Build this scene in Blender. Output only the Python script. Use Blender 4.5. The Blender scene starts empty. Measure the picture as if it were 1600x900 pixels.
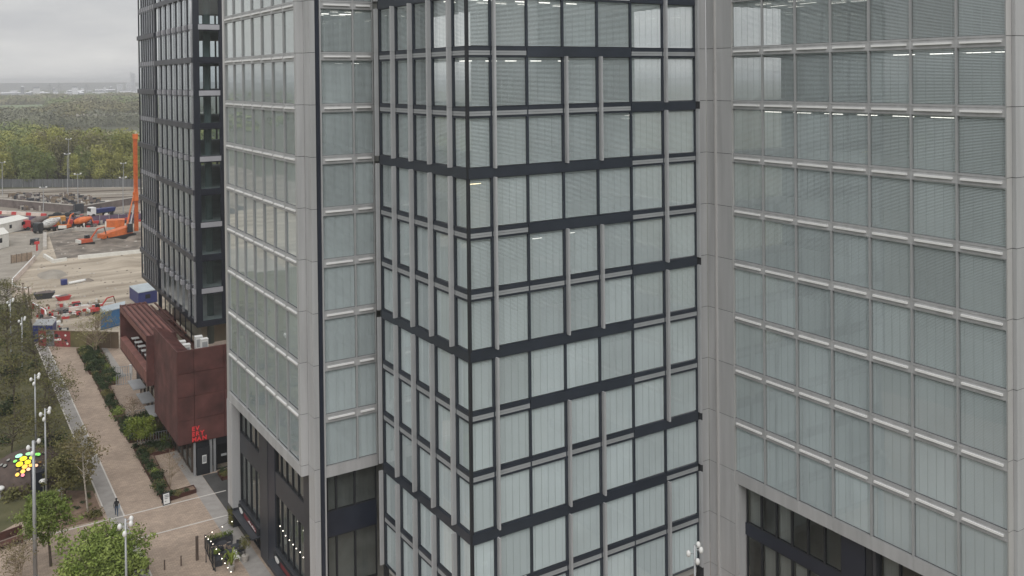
import bpy, bmesh, math, random
from mathutils import Vector, Matrix
R = math.radians
random.seed(7)
S = bpy.context.scene
COL = S.collection

# ------------------------------------------------------------------ camera
cam_d = bpy.data.cameras.new('camera')
cam = bpy.data.objects.new('camera', cam_d); COL.objects.link(cam)
S.camera = cam
YAW, PITCH, ROLL = 0.567365, -0.0103836, -0.0104915
fwd = Vector((math.sin(YAW)*math.cos(PITCH), math.cos(YAW)*math.cos(PITCH), math.sin(PITCH)))
rt = Vector((math.cos(YAW), -math.sin(YAW), 0)); up = rt.cross(fwd)
r_ = rt*math.cos(ROLL) + up*math.sin(ROLL); u_ = up*math.cos(ROLL) - rt*math.sin(ROLL)
M = Matrix((r_, u_, -fwd)).transposed().to_4x4(); M.translation = Vector((0, 0, 43.0))
cam.matrix_world = M
cam_d.sensor_width = 36; cam_d.sensor_fit = 'HORIZONTAL'
cam_d.lens = 1428.79/1600*36
cam_d.shift_y = -(450-135.655)/1600
cam_d.clip_start = 0.5; cam_d.clip_end = 30000

# ------------------------------------------------------------------ world: overcast over a Nishita sky
SUN_EL, SUN_AZ = 52.0, 208.0      # azimuth clockwise from +Y
W = bpy.data.worlds.new('World'); S.world = W; W.use_nodes = True
nt = W.node_tree; nt.nodes.clear()
def N(t, **k):
    n = nt.nodes.new(t)
    for a, b in k.items(): setattr(n, a, b)
    return n
out = N('ShaderNodeOutputWorld'); bg = N('ShaderNodeBackground'); bg.inputs[1].default_value = 0.1
sky = N('ShaderNodeTexSky', sky_type='NISHITA'); sky.sun_disc = False
sky.sun_elevation = R(SUN_EL); sky.sun_rotation = R(SUN_AZ); sky.air_density = 1.2; sky.dust_density = 3.0
tc = N('ShaderNodeTexCoord'); mp = N('ShaderNodeMapping'); mp.inputs['Scale'].default_value = (1.0, 1.0, 4.5)
no = N('ShaderNodeTexNoise'); no.inputs['Scale'].default_value = 2.6; no.inputs['Detail'].default_value = 7; no.inputs['Roughness'].default_value = 0.55
ramp = N('ShaderNodeValToRGB')
ramp.color_ramp.elements[0].position = 0.38; ramp.color_ramp.elements[0].color = (4.7, 4.75, 4.88, 1)
ramp.color_ramp.elements[1].position = 0.60; ramp.color_ramp.elements[1].color = (6.3, 6.27, 6.15, 1)
mix = N('ShaderNodeMix', data_type='RGBA'); mix.inputs[0].default_value = 0.95
nt.links.new(tc.outputs['Generated'], mp.inputs[0]); nt.links.new(mp.outputs[0], no.inputs[0])
nt.links.new(no.outputs[0], ramp.inputs[0]); nt.links.new(sky.outputs[0], mix.inputs[6]); nt.links.new(ramp.outputs[0], mix.inputs[7])
nt.links.new(mix.outputs[2], bg.inputs[0]); nt.links.new(bg.outputs[0], out.inputs[0])

sun_d = bpy.data.lights.new('sun', 'SUN'); sun_d.energy = 1.5; sun_d.angle = R(60); sun_d.color = (1.0, 0.99, 0.975)
sun = bpy.data.objects.new('sun', sun_d); COL.objects.link(sun)
sd = Vector((math.sin(R(SUN_AZ))*math.cos(R(SUN_EL)), math.cos(R(SUN_AZ))*math.cos(R(SUN_EL)), math.sin(R(SUN_EL))))
sun.rotation_euler = sd.to_track_quat('Z', 'Y').to_euler()

S.render.engine = 'CYCLES'
S.cycles.use_denoising = True
S.cycles.max_bounces = 7; S.cycles.diffuse_bounces = 3; S.cycles.glossy_bounces = 3
S.cycles.transmission_bounces = 4; S.cycles.transparent_max_bounces = 16; S.cycles.volume_bounces = 0
S.cycles.sample_clamp_indirect = 6
S.cycles.caustics_reflective = False; S.cycles.caustics_refractive = False
S.view_settings.view_transform = 'Standard'; S.view_settings.look = 'None'
S.view_settings.gamma = 1.0; S.view_settings.exposure = 0.30

# ------------------------------------------------------------------ materials
def lin(c):
    return tuple(((v/255)/12.92 if v/255 <= 0.04045 else ((v/255+0.055)/1.055)**2.4) for v in c)
MATS = {}
def mat(name, col, rough=0.6, metal=0.0, var=0.12, scale=0.6, rnd=0.0, bump=0.0, bscale=8.0, col2=None, emit=None, es=0.0, stretch=None, spec=0.5, detail=5):
    m = bpy.data.materials.new(name); m.use_nodes = True
    t = m.node_tree; b = t.nodes['Principled BSDF']
    def n(tp, **k):
        x = t.nodes.new(tp)
        for a, c in k.items(): setattr(x, a, c)
        return x
    b.inputs['Roughness'].default_value = rough; b.inputs['Metallic'].default_value = metal
    b.inputs['Specular IOR Level'].default_value = spec
    geo = n('ShaderNodeNewGeometry'); src = geo.outputs['Position']
    if stretch:
        mp_ = n('ShaderNodeMapping'); mp_.inputs['Scale'].default_value = stretch
        t.links.new(src, mp_.inputs[0]); src = mp_.outputs[0]
    nz = n('ShaderNodeTexNoise'); nz.inputs['Scale'].default_value = scale; nz.inputs['Detail'].default_value = detail
    t.links.new(src, nz.inputs[0])
    cr = n('ShaderNodeValToRGB')
    a = tuple(max(0, v*(1-var)) for v in col) if col2 is None else col
    c = tuple(min(1, v*(1+var)) for v in col) if col2 is None else col2
    cr.color_ramp.elements[0].position = 0.32; cr.color_ramp.elements[0].color = (*a, 1)
    cr.color_ramp.elements[1].position = 0.68; cr.color_ramp.elements[1].color = (*c, 1)
    t.links.new(nz.outputs[0], cr.inputs[0]); cout = cr.outputs[0]
    if rnd:
        oi = n('ShaderNodeObjectInfo'); mr = n('ShaderNodeMapRange'); mr.inputs[3].default_value = 1-rnd; mr.inputs[4].default_value = 1+rnd
        t.links.new(oi.outputs['Random'], mr.inputs[0])
        mx = n('ShaderNodeVectorMath', operation='SCALE'); t.links.new(cout, mx.inputs[0]); t.links.new(mr.outputs[0], mx.inputs['Scale']); cout = mx.outputs[0]
    t.links.new(cout, b.inputs['Base Color'])
    if bump:
        nb = n('ShaderNodeTexNoise'); nb.inputs['Scale'].default_value = bscale; nb.inputs['Detail'].default_value = 4
        t.links.new(src, nb.inputs[0]); bp = n('ShaderNodeBump'); bp.inputs['Strength'].default_value = bump; bp.inputs['Distance'].default_value = 0.05
        t.links.new(nb.outputs[0], bp.inputs['Height']); t.links.new(bp.outputs[0], b.inputs['Normal'])
    if emit:
        b.inputs['Emission Color'].default_value = (*emit, 1); b.inputs['Emission Strength'].default_value = es
    MATS[name] = m
    return m
def glass(name, tint, ior=1.5, gain=1.35, rough=0.0):
    m = bpy.data.materials.new(name); m.use_nodes = True; t = m.node_tree; t.nodes.clear()
    o = t.nodes.new('ShaderNodeOutputMaterial'); tr = t.nodes.new('ShaderNodeBsdfTransparent'); tr.inputs[0].default_value = (*tint, 1)
    gl = t.nodes.new('ShaderNodeBsdfGlossy'); gl.inputs['Roughness'].default_value = rough; gl.inputs[0].default_value = (0.93, 0.97, 0.96, 1)
    # Schlick reflectance from the facing angle, the same from both sides of the pane
    lw = t.nodes.new('ShaderNodeLayerWeight'); lw.inputs[0].default_value = 0.5
    pw = t.nodes.new('ShaderNodeMath'); pw.operation = 'POWER'; pw.inputs[1].default_value = 5.0; t.links.new(lw.outputs['Facing'], pw.inputs[0])
    fr = t.nodes.new('ShaderNodeMath'); fr.operation = 'MULTIPLY_ADD'; fr.inputs[1].default_value = 0.96; fr.inputs[2].default_value = ((ior-1)/(ior+1))**2; t.links.new(pw.outputs[0], fr.inputs[0])
    geo = t.nodes.new('ShaderNodeNewGeometry'); nz = t.nodes.new('ShaderNodeTexNoise'); nz.inputs['Scale'].default_value = 0.35; nz.inputs['Detail'].default_value = 1
    bp = t.nodes.new('ShaderNodeBump'); bp.inputs['Strength'].default_value = 0.07; bp.inputs['Distance'].default_value = 0.1
    oi = t.nodes.new('ShaderNodeObjectInfo'); wn = t.nodes.new('ShaderNodeTexWhiteNoise'); wn.noise_dimensions = '1D'; t.links.new(oi.outputs['Random'], wn.inputs['W'])
    ad = t.nodes.new('ShaderNodeVectorMath'); ad.operation = 'MULTIPLY_ADD'; ad.inputs[1].default_value = (9, 9, 9); t.links.new(wn.outputs['Color'], ad.inputs[0]); t.links.new(geo.outputs['Position'], ad.inputs[2])
    t.links.new(ad.outputs[0], nz.inputs[0]); t.links.new(nz.outputs[0], bp.inputs['Height'])
    sb = t.nodes.new('ShaderNodeVectorMath'); sb.operation = 'SUBTRACT'; sb.inputs[1].default_value = (0.5, 0.5, 0.5); t.links.new(wn.outputs['Color'], sb.inputs[0])
    sc = t.nodes.new('ShaderNodeVectorMath'); sc.operation = 'MULTIPLY_ADD'; sc.inputs[1].default_value = (0.012, 0.012, 0.012); t.links.new(sb.outputs[0], sc.inputs[0]); t.links.new(bp.outputs[0], sc.inputs[2])
    nm = t.nodes.new('ShaderNodeVectorMath'); nm.operation = 'NORMALIZE'; t.links.new(sc.outputs[0], nm.inputs[0]); t.links.new(nm.outputs[0], gl.inputs['Normal'])
    mu = t.nodes.new('ShaderNodeMath'); mu.operation = 'MULTIPLY'; mu.inputs[1].default_value = gain; mu.use_clamp = True
    mx = t.nodes.new('ShaderNodeMixShader')
    t.links.new(fr.outputs[0], mu.inputs[0]); t.links.new(mu.outputs[0], mx.inputs[0]); t.links.new(tr.outputs[0], mx.inputs[1]); t.links.new(gl.outputs[0], mx.inputs[2])
    t.links.new(mx.outputs[0], o.inputs[0]); MATS[name] = m
    return m
def foliage(name, c1, c2, trans=0.25, rnd=0.15):
    m = mat(name, c1, rough=0.75, col2=c2, scale=0.9 if not name.startswith('wood') else 0.045, rnd=rnd, spec=0.2)
    b = m.node_tree.nodes['Principled BSDF']
    return m

CLAD = mat('grey_cladding', (0.435, 0.437, 0.44), rough=0.45, metal=0.0, var=0.11, scale=1.0, rnd=0.05, stretch=(1.6, 1.6, 0.12), detail=8)
CLADS = mat('silver_trim', (0.56, 0.55, 0.54), rough=0.35, metal=0.3, var=0.05, scale=0.5)
MULL = mat('light_mullion', (0.37, 0.375, 0.38), rough=0.45, var=0.05)
BAR = mat('white_bar', (0.86, 0.86, 0.85), rough=0.35, var=0.03)
BLKTRIM = mat('black_trim_and_gap_shade', (0.018, 0.02, 0.024), rough=0.6, var=0.1)  # black trim and joints, also the painted shade in the window recesses
DARK = mat('dark_blue_metal', (0.030, 0.037, 0.050), rough=0.38, var=0.12, rnd=0.05)
DARKP = mat('podium_dark_metal', (0.042, 0.045, 0.053), rough=0.45, var=0.12, rnd=0.05)
NAVY = mat('navy_panel', (0.020, 0.025, 0.040), rough=0.4, var=0.1)
FIN = mat('fin_metal', (0.46, 0.465, 0.475), rough=0.4, metal=0.15, var=0.06, scale=0.5, rnd=0.03)
LOUV = mat('louvre_grey', (0.33, 0.345, 0.355), rough=0.5, var=0.06)
BLIND = mat('blind_fabric', (0.655, 0.71, 0.72), rough=0.75, var=0.06, scale=0.25, rnd=0.09)
CORD = mat('blind_tape', (0.54, 0.585, 0.59), rough=0.8)
SLAB = mat('interior_ceiling', (0.42, 0.42, 0.40), rough=0.8)
CORE = mat('interior_wall', (0.30, 0.30, 0.28), rough=0.8, scale=0.25, var=0.35)
LAMP = mat('office_lamp', (0.9, 0.9, 0.85), emit=(1.0, 0.97, 0.88), es=2.0)
WARM = mat('warm_lamp', (0.9, 0.9, 0.8), emit=(1.0, 0.80, 0.45), es=4.0)
BULB = mat('bulb', (0.95, 0.9, 0.8), emit=(1.0, 0.9, 0.75), es=2.5)
GLASS = glass('office_glass', (0.965, 0.985, 0.983), gain=2.0)
GLASSD = glass('dark_glass', (0.45, 0.52, 0.54), gain=3.0)
GLASSL = glass('sky_facing_glass', (0.965, 0.985, 0.983), gain=2.4)
GLASST = glass('tower_glass', (0.66, 0.74, 0.76), gain=2.2)
GLASSP = glass('podium_glass', (0.72, 0.75, 0.75), gain=1.0)
CURT = mat('pale_curtain', (0.36, 0.36, 0.34), rough=0.9, scale=1.5, var=0.1, stretch=(6, 6, 0.1))
BLACK = mat('tower_black', (0.022, 0.025, 0.035), rough=0.4, var=0.15, rnd=0.08)
TFIN = mat('tower_fin', (0.74, 0.75, 0.78), rough=0.2, metal=0.8, var=0.06, scale=0.3)
TBAND = mat('tower_band', (0.055, 0.056, 0.068), rough=0.45, var=0.2, scale=1.2)
TSPAN = mat('tower_spandrel', (0.43, 0.43, 0.46), rough=0.4, metal=0.2, var=0.06)
CORT = mat('corten_steel', (0.108, 0.043, 0.038), rough=0.75, var=0.4, scale=0.5, rnd=0.10, bump=0.15, bscale=2.0)
CORTR = mat('corten_roof', (0.20, 0.085, 0.07), rough=0.6, var=0.22, scale=0.9)
CORTP = mat('corten_planter', (0.085, 0.035, 0.026), rough=0.8, var=0.3, scale=1.5)
REDL = mat('red_letter', (0.62, 0.05, 0.055), rough=0.4, emit=(1.0, 0.08, 0.08), es=0.1, var=0.02)
WHITE = mat('white_paint', (0.78, 0.78, 0.76), rough=0.5, var=0.05, rnd=0.04)
CREAM = mat('cream_paint', (0.70, 0.69, 0.64), rough=0.6, var=0.07, scale=0.8)
STEEL = mat('galvanised', (0.42, 0.43, 0.44), rough=0.45, metal=0.4, var=0.08)
BRONZE = mat('brown_steel', (0.10, 0.075, 0.06), rough=0.55, var=0.15)
TIMB = mat('timber', (0.22, 0.17, 0.12), rough=0.8, var=0.25, scale=2)
BARK = mat('bark', (0.10, 0.08, 0.06), rough=0.9, var=0.3, scale=4)
BIRCHB = mat('birch_bark', (0.42, 0.38, 0.32), rough=0.85, var=0.35, scale=6)
TWIG = mat('pale_twig', (0.30, 0.24, 0.17), rough=0.9, var=0.25, scale=3)
GROUND = mat('ground_grass', (0.075, 0.085, 0.05), rough=0.95, scale=0.02, col2=(0.12, 0.115, 0.075))
LAWN = mat('lawn', (0.065, 0.068, 0.026), rough=0.95, scale=0.35, col2=(0.125, 0.115, 0.055), bump=0.4)
SAND = mat('site_earth', (0.25, 0.205, 0.155), rough=0.95, scale=0.16, col2=(0.52, 0.45, 0.36), bump=1.0, bscale=1.2, stretch=(0.35, 1.5, 1), detail=12)
MUD = mat('dark_mud', (0.10, 0.085, 0.07), rough=0.9, scale=0.3, col2=(0.28, 0.24, 0.20), bump=0.6, bscale=1.5)
HAUL = mat('haul_road', (0.30, 0.27, 0.23), rough=0.9, var=0.15, scale=0.3)
BALL = mat('ballast', (0.17, 0.145, 0.12), rough=0.95, scale=0.12, col2=(0.33, 0.29, 0.24), stretch=(0.3, 1.0, 1), detail=8)
ASPH = mat('asphalt', (0.07, 0.068, 0.066), rough=0.9, var=0.2, scale=0.6)
GRAN = mat('granite_paving', (0.33, 0.31, 0.29), rough=0.8, var=0.1, scale=1.2)
LINE = mat('pale_kerb_stone', (0.60, 0.57, 0.53), rough=0.8, var=0.06)
MULCH = mat('bark_mulch', (0.15, 0.10, 0.07), rough=0.95, scale=1.5, col2=(0.25, 0.17, 0.12), bump=0.5)
ORANGE = mat('plant_orange', (0.62, 0.15, 0.035), rough=0.5, var=0.15, scale=1.0)
YELLOW = mat('plant_yellow', (0.50, 0.24, 0.05), rough=0.5, var=0.15)
RED = mat('red_plastic', (0.50, 0.05, 0.05), rough=0.5, var=0.1)
BLUE = mat('blue_paint', (0.045, 0.15, 0.32), rough=0.5, var=0.12, scale=0.7)
BLUED = mat('navy_paint', (0.03, 0.04, 0.16), rough=0.5, var=0.1)
RUBB = mat('rubber_black', (0.02, 0.02, 0.02), rough=0.7)
CARD = mat('car_dark', (0.03, 0.032, 0.036), rough=0.25)
CARG = mat('car_glass', (0.02, 0.025, 0.03), rough=0.08)
CONC = mat('concrete', (0.42, 0.39, 0.35), rough=0.85, var=0.18, scale=0.8)
CONCD = mat('brown_concrete', (0.17, 0.14, 0.13), rough=0.85, var=0.25, scale=0.4)
PURP = mat('purple_fence', (0.13, 0.09, 0.14), rough=0.8, var=0.3, scale=0.4)
def paver_mat():
    m = mat('brick_paving', (0.40, 0.315, 0.25), rough=0.85, var=0.14, scale=0.35)
    t = m.node_tree; b = t.nodes['Principled BSDF']; src = b.inputs['Base Color'].links[0].from_socket
    geo = t.nodes.new('ShaderNodeNewGeometry'); br = t.nodes.new('ShaderNodeTexBrick'); br.inputs['Scale'].default_value = 1.0
    br.inputs['Brick Width'].default_value = 0.42; br.inputs['Row Height'].default_value = 0.21; br.inputs['Mortar Size'].default_value = 0.012
    br.inputs['Color1'].default_value = (0.86, 0.86, 0.86, 1); br.inputs['Color2'].default_value = (1.12, 1.1, 1.08, 1); br.inputs['Mortar'].default_value = (0.6, 0.6, 0.6, 1)
    mx = t.nodes.new('ShaderNodeMix'); mx.data_type = 'RGBA'; mx.blend_type = 'MULTIPLY'; mx.inputs[0].default_value = 1.0
    t.links.new(geo.outputs['Position'], br.inputs[0]); t.links.new(src, mx.inputs[6]); t.links.new(br.outputs[0], mx.inputs[7]); t.links.new(mx.outputs[2], b.inputs['Base Color'])
    return m
PAVE = paver_mat()
LEAF_OL = foliage('leaf_olive', (0.085, 0.09, 0.03), (0.19, 0.175, 0.07))
LEAF_GR = foliage('leaf_fresh', (0.10, 0.15, 0.026), (0.25, 0.30, 0.085))
LEAF_YG = foliage('leaf_yellow_green', (0.13, 0.18, 0.03), (0.24, 0.28, 0.06))
LEAF_DK = foliage('leaf_dark', (0.022, 0.038, 0.016), (0.060, 0.085, 0.035))
LEAF_BI = foliage('leaf_birch', (0.13, 0.115, 0.05), (0.24, 0.20, 0.10))
LEAF_BUD = foliage('leaf_bud', (0.22, 0.21, 0.08), (0.34, 0.31, 0.16))
WOOD_A = foliage('wood_olive', (0.20, 0.22, 0.055), (0.36, 0.35, 0.12), rnd=0.18)
WOOD_B = foliage('wood_green', (0.125, 0.165, 0.055), (0.25, 0.28, 0.11), rnd=0.18)
WOOD_D = foliage('wood_grey', (0.14, 0.15, 0.10), (0.27, 0.27, 0.19), rnd=0.15)
WOOD_C = foliage('wood_brown', (0.13, 0.13, 0.07), (0.26, 0.235, 0.13), rnd=0.15)

# ------------------------------------------------------------------ helpers
WL = {}
def tag(o, label=None, cat=None, group=None, kind=None):
    for k, v in (('label', label), ('category', cat), ('group', group), ('kind', kind)):
        if v: o[k] = v
    return o
class MB:
    def __init__(s): s.v = []; s.f = []; s.m = []
    def quad(s, a, b, c, d, mi=0):
        i = len(s.v); s.v += [tuple(a), tuple(b), tuple(c), tuple(d)]; s.f.append((i, i+1, i+2, i+3)); s.m.append(mi); return s
    def box(s, x0, x1, y0, y1, z0, z1, mi=0):
        if x0 > x1: x0, x1 = x1, x0
        if y0 > y1: y0, y1 = y1, y0
        if z0 > z1: z0, z1 = z1, z0
        i = len(s.v)
        s.v += [(x0,y0,z0),(x1,y0,z0),(x1,y1,z0),(x0,y1,z0),(x0,y0,z1),(x1,y0,z1),(x1,y1,z1),(x0,y1,z1)]
        for q in ((0,3,2,1),(4,5,6,7),(0,1,5,4),(1,2,6,5),(2,3,7,6),(3,0,4,7)): s.f.append(tuple(i+k for k in q)); s.m.append(mi)
        return s
    def prism(s, poly, z0, z1, mi=0):
        n = len(poly); i = len(s.v)
        ar = sum(poly[k][0]*poly[(k+1) % n][1]-poly[(k+1) % n][0]*poly[k][1] for k in range(n))
        if ar < 0: poly = poly[::-1]
        s.v += [(p[0], p[1], z0) for p in poly] + [(p[0], p[1], z1) for p in poly]
        s.f.append(tuple(i+k for k in range(n))[::-1]); s.f.append(tuple(i+n+k for k in range(n)))
        for k in range(n): s.f.append((i+k, i+(k+1) % n, i+n+(k+1) % n, i+n+k))
        s.m += [mi]*(n+2); return s
    def hull8(s, bot, top, mi=0):
        i = len(s.v); s.v += [tuple(p) for p in bot] + [tuple(p) for p in top]
        for q in ((0,3,2,1),(4,5,6,7),(0,1,5,4),(1,2,6,5),(2,3,7,6),(3,0,4,7)): s.f.append(tuple(i+k for k in q)); s.m.append(mi)
        return s
    def tube(s, a, b, r0, r1=None, n=6, mi=0, cap=True):
        r1 = r0 if r1 is None else r1
        a = Vector(a); b = Vector(b); d = (b-a).normalized()
        x = d.orthogonal().normalized(); y = d.cross(x); i = len(s.v)
        for c, r in ((a, r0), (b, r1)):
            for k in range(n):
                t = 2*math.pi*k/n; s.v.append(tuple(c + x*(r*math.cos(t)) + y*(r*math.sin(t))))
        for k in range(n): s.f.append((i+k, i+(k+1) % n, i+n+(k+1) % n, i+n+k)); s.m.append(mi)
        if cap: s.f.append(tuple(i+k for k in range(n))[::-1]); s.f.append(tuple(i+n+k for k in range(n))); s.m += [mi]*2
        return s
    def ball(s, c, rx, ry=None, rz=None, n=8, rows=5, z_from=-1.0, mi=0):
        ry = rx if ry is None else ry; rz = rx if rz is None else rz
        i0 = len(s.v); t0 = math.asin(max(-1, z_from))
        for j in range(rows+1):
            t = t0 + (math.pi/2-t0)*j/rows
            for k in range(n):
                p = 2*math.pi*k/n
                s.v.append((c[0]+rx*math.cos(t)*math.cos(p), c[1]+ry*math.cos(t)*math.sin(p), c[2]+rz*math.sin(t)))
        for j in range(rows):
            for k in range(n):
                s.f.append((i0+j*n+k, i0+j*n+(k+1) % n, i0+(j+1)*n+(k+1) % n, i0+(j+1)*n+k)); s.m.append(mi)
        return s
    def mesh(s, name, mats, smooth=False):
        me = bpy.data.meshes.new(name); me.from_pydata(s.v, [], s.f)
        for m in (mats if isinstance(mats, (list, tuple)) else [mats]): me.materials.append(m)
        if isinstance(mats, (list, tuple)) and len(mats) > 1: me.polygons.foreach_set('material_index', s.m)
        if smooth: me.polygons.foreach_set('use_smooth', [True]*len(me.polygons))
        me.update(); return me
    def build(s, name, mats, parent=None, at=(0, 0, 0), smooth=False):
        return put(name, s.mesh(name, mats, smooth), parent, at)
def put(name, me, parent=None, at=(0, 0, 0)):
    """link mesh me as an object whose origin stands at world point at"""
    o = bpy.data.objects.new(name, me); COL.objects.link(o); at = Vector(at)
    if parent is not None:
        o.parent = parent; o.location = at - WL[parent]
    else: o.location = at
    WL[o] = at; return o
def thing(name, label, cat, loc=(0, 0, 0), group=None, rz=0.0):
    o = bpy.data.objects.new(name, None); o.empty_display_size = 0.3; COL.objects.link(o)
    o.location = loc; o.rotation_euler = (0, 0, rz); WL[o] = Vector(loc); tag(o, label, cat, group); return o
def local(name, me, parent, loc=(0, 0, 0), rz=0.0):
    """child placed in its parent's own coordinates"""
    o = bpy.data.objects.new(name, me); COL.objects.link(o); o.parent = parent; o.location = loc; o.rotation_euler = (0, 0, rz)
    WL[o] = WL[parent] + Vector(loc); return o
def dup(root, loc, rz=None, label=None, scale=None):
    def cp(o, par):
        c = o.copy(); COL.objects.link(c); c.parent = par
        for ch in KIDS.get(o, []): cp(ch, c)
        return c
    r = cp(root, None); r.location = loc
    if rz is not None: r.rotation_euler = (0, 0, rz)
    if scale: r.scale = (scale, scale, scale)
    if label: r['label'] = label
    return r
KIDS = {}
def collect():
    KIDS.clear()
    for o in COL.objects:
        if o.parent: KIDS.setdefault(o.parent, []).append(o)
def sheet(name, poly, z, m, kind='structure'):
    me = bpy.data.meshes.new(name)
    ar = sum(poly[k][0]*poly[(k+1) % len(poly)][1]-poly[(k+1) % len(poly)][0]*poly[k][1] for k in range(len(poly)))
    if ar < 0: poly = poly[::-1]
    me.from_pydata([(p[0], p[1], z) for p in poly], [], [tuple(range(len(poly)))]); me.materials.append(m)
    return tag(put(name, me), kind=kind)
def rect(x0, x1, y0, y1): return [(x0, y0), (x1, y0), (x1, y1), (x0, y1)]
# ------------------------------------------------------------------ office facades
L0, ST = 12.9, 4.02
def lev(k): return L0 + ST*k
def fbox(mb, ax, u0, u1, d0, d1, z0, z1, mi=0):
    return mb.box(-d1, -d0, u0, u1, z0, z1, mi) if ax == 'Y' else mb.box(u0, u1, -d1, -d0, z0, z1, mi)
def fpt(ax, plane, u, z): return (plane, u, z) if ax == 'Y' else (u, plane, z)
CACHE = {}
def cached(key, fn):
    if key not in CACHE: CACHE[key] = fn()
    return CACHE[key]
def q(ax, u0, u1, d0, z0, d1, z1):
    if ax == 'Y': return ((-d0, u1, z0), (-d0, u0, z0), (-d1, u0, z1), (-d1, u1, z1))
    return ((u0, -d0, z0), (u1, -d0, z0), (u1, -d1, z1), (u0, -d1, z1))
def frame_mesh(ax, w, h, m, half, lo, hi, pro):
    def f():
        b = MB()
        fbox(b, ax, 0, half, -0.12, pro, 0, h); fbox(b, ax, w-half, w, -0.12, pro, 0, h)
        fbox(b, ax, half, w-half, -0.12, pro*0.6, 0, lo); fbox(b, ax, half, w-half, -0.12, pro*0.6, h-hi, h)
        return b.mesh('window', m)
    return cached(('fr', ax, round(w, 2), round(h, 2), m.name, half, lo, hi), f)
def pane_mesh(ax, w, h, half, lo, hi, m):
    return cached(('pn', ax, round(w, 2), round(h, 2), half, m.name), lambda: MB().quad(*q(ax, half, w-half, -0.06, lo, -0.06, h-hi)).mesh('pane', m))
def blind_mesh(ax, w, h, tilt, drop):
    def f():
        b = MB(); p = 0.088; sw = 0.085; t = R(tilt); z = h-0.16; zb = 0.04+drop
        fbox(b, ax, 0.07, w-0.07, -0.27, -0.15, h-0.13, h-0.03)
        while z > zb:
            b.quad(*q(ax, 0.07, w-0.07, -0.11, z, -0.11-sw*math.cos(t), z+sw*math.sin(t))); z -= p
        n = max(2, round(w/0.6))
        for i in range(n):
            u = 0.07 + (w-0.14)*(i+0.5)/n
            b.quad(*q(ax, u-0.012, u+0.012, -0.10, zb, -0.10, h-0.06), 1)
        return b.mesh('blind', [BLIND, CORD])
    return cached(('bl', ax, round(w, 2), round(h, 2), tilt, drop), f)
def gap_shade_mesh(ax, w, h, half):  # dark strips put in for the shade of the recess at sill and head
    def f():
        b = MB(); fbox(b, ax, half, w-half, -0.055, 0.0, 0.0, 0.075); fbox(b, ax, half, w-half, -0.055, 0.0, h-0.06, h)
        return b.mesh('gap_shade_strip', BLKTRIM)
    return cached(('gk', ax, round(w, 2), round(h, 2)), f)
def window(root, ax, plane, u0, u1, z0, z1, m, half=0.06, lo=0.07, hi=0.05, pro=0.07, blind=True, gl=None, gap_strip=True, tilt=None):
    w, h = u1-u0, z1-z0; gl = gl or GLASS
    at = fpt(ax, plane, u0, z0)
    o = put('window', frame_mesh(ax, w, h, m, half, lo, hi, pro), root, at)
    put('pane', pane_mesh(ax, w, h, half, lo, hi, gl), o, at)
    if gap_strip: put('gap_shade_strip', gap_shade_mesh(ax, w, h, half), o, at)
    if blind: put('blind', blind_mesh(ax, w, h, tilt or random.choice((34, 37, 39, 39, 41, 45)), 0.0), o, at)
    return o
def spandrel(root, ax, plane, u0, u1, z0, z1, bar=True):
    w, h = u1-u0, z1-z0; at = fpt(ax, plane, u0, z0)
    def f():
        b = MB(); fbox(b, ax, 0.02, w-0.02, -0.15, 0.015, 0.05, h-0.06)
        fbox(b, ax, 0, w, -0.15, 0.055, h-0.06, h); fbox(b, ax, 0, w, -0.15, 0.05, 0, 0.05)
        fbox(b, ax, 0, 0.09, -0.15, 0.045, 0.05, h-0.06); fbox(b, ax, w-0.09, w, -0.15, 0.045, 0.05, h-0.06)
        return b.mesh('spandrel_panel', CLAD)
    o = put('spandrel_panel', cached(('sp', ax, round(w, 2), round(h, 2)), f), root, at)
    if bar:
        def g():
            b = MB(); fbox(b, ax, 0.26, w-0.26, 0.02, 0.15, h*0.36, h*0.58); return b.mesh('vent_bar', BAR)
        put('vent_bar', cached(('vb', ax, round(w, 2), round(h, 2)), g), o, at)
    return o
def cladding(root, ax, plane, u0, u1, zs, d0=-0.3, d1=0.0, m=None, name='cladding_panel'):
    for a, b_ in zip(zs, zs[1:]):
        b = MB(); fbox(b, ax, u0, u1, d0, d1, a+0.016, b_-0.02); fbox(b, ax, u0+0.012, u1-0.012, d0, d1-0.022, b_-0.03, b_+0.026, 1)
        b.build(name, [m or CLAD, BLKTRIM], root, fpt(ax, plane, 0, 0))
def interior(root, x0, x1, y0, y1, ks, cores):
    for k in ks:
        MB().box(x0, x1, y0, y1, lev(k)-0.66, lev(k)-0.06).build('floor_slab', SLAB, root)
    for c in cores:
        MB().box(*c, 0.0, lev(10)).build('core_wall', CORE, root)
def lamps(root, pts, m=None, ln=1.3, axd='Y', th=0.09):
    for (x, y, z) in pts:
        b = MB()
        if axd == 'Y': b.box(-th/2, th/2, -ln/2, ln/2, 0, 0.05)
        else: b.box(-ln/2, ln/2, -th/2, th/2, 0, 0.05)
        put('ceiling_lamp', cached(('lamp', ln, axd, th, (m or LAMP).name), lambda: b.mesh('ceiling_lamp', m or LAMP)), root, (x, y, z))
KB = range(0, 10)
PH = 3.46                                            # pane unit height, the rest of a storey is spandrel

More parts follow.
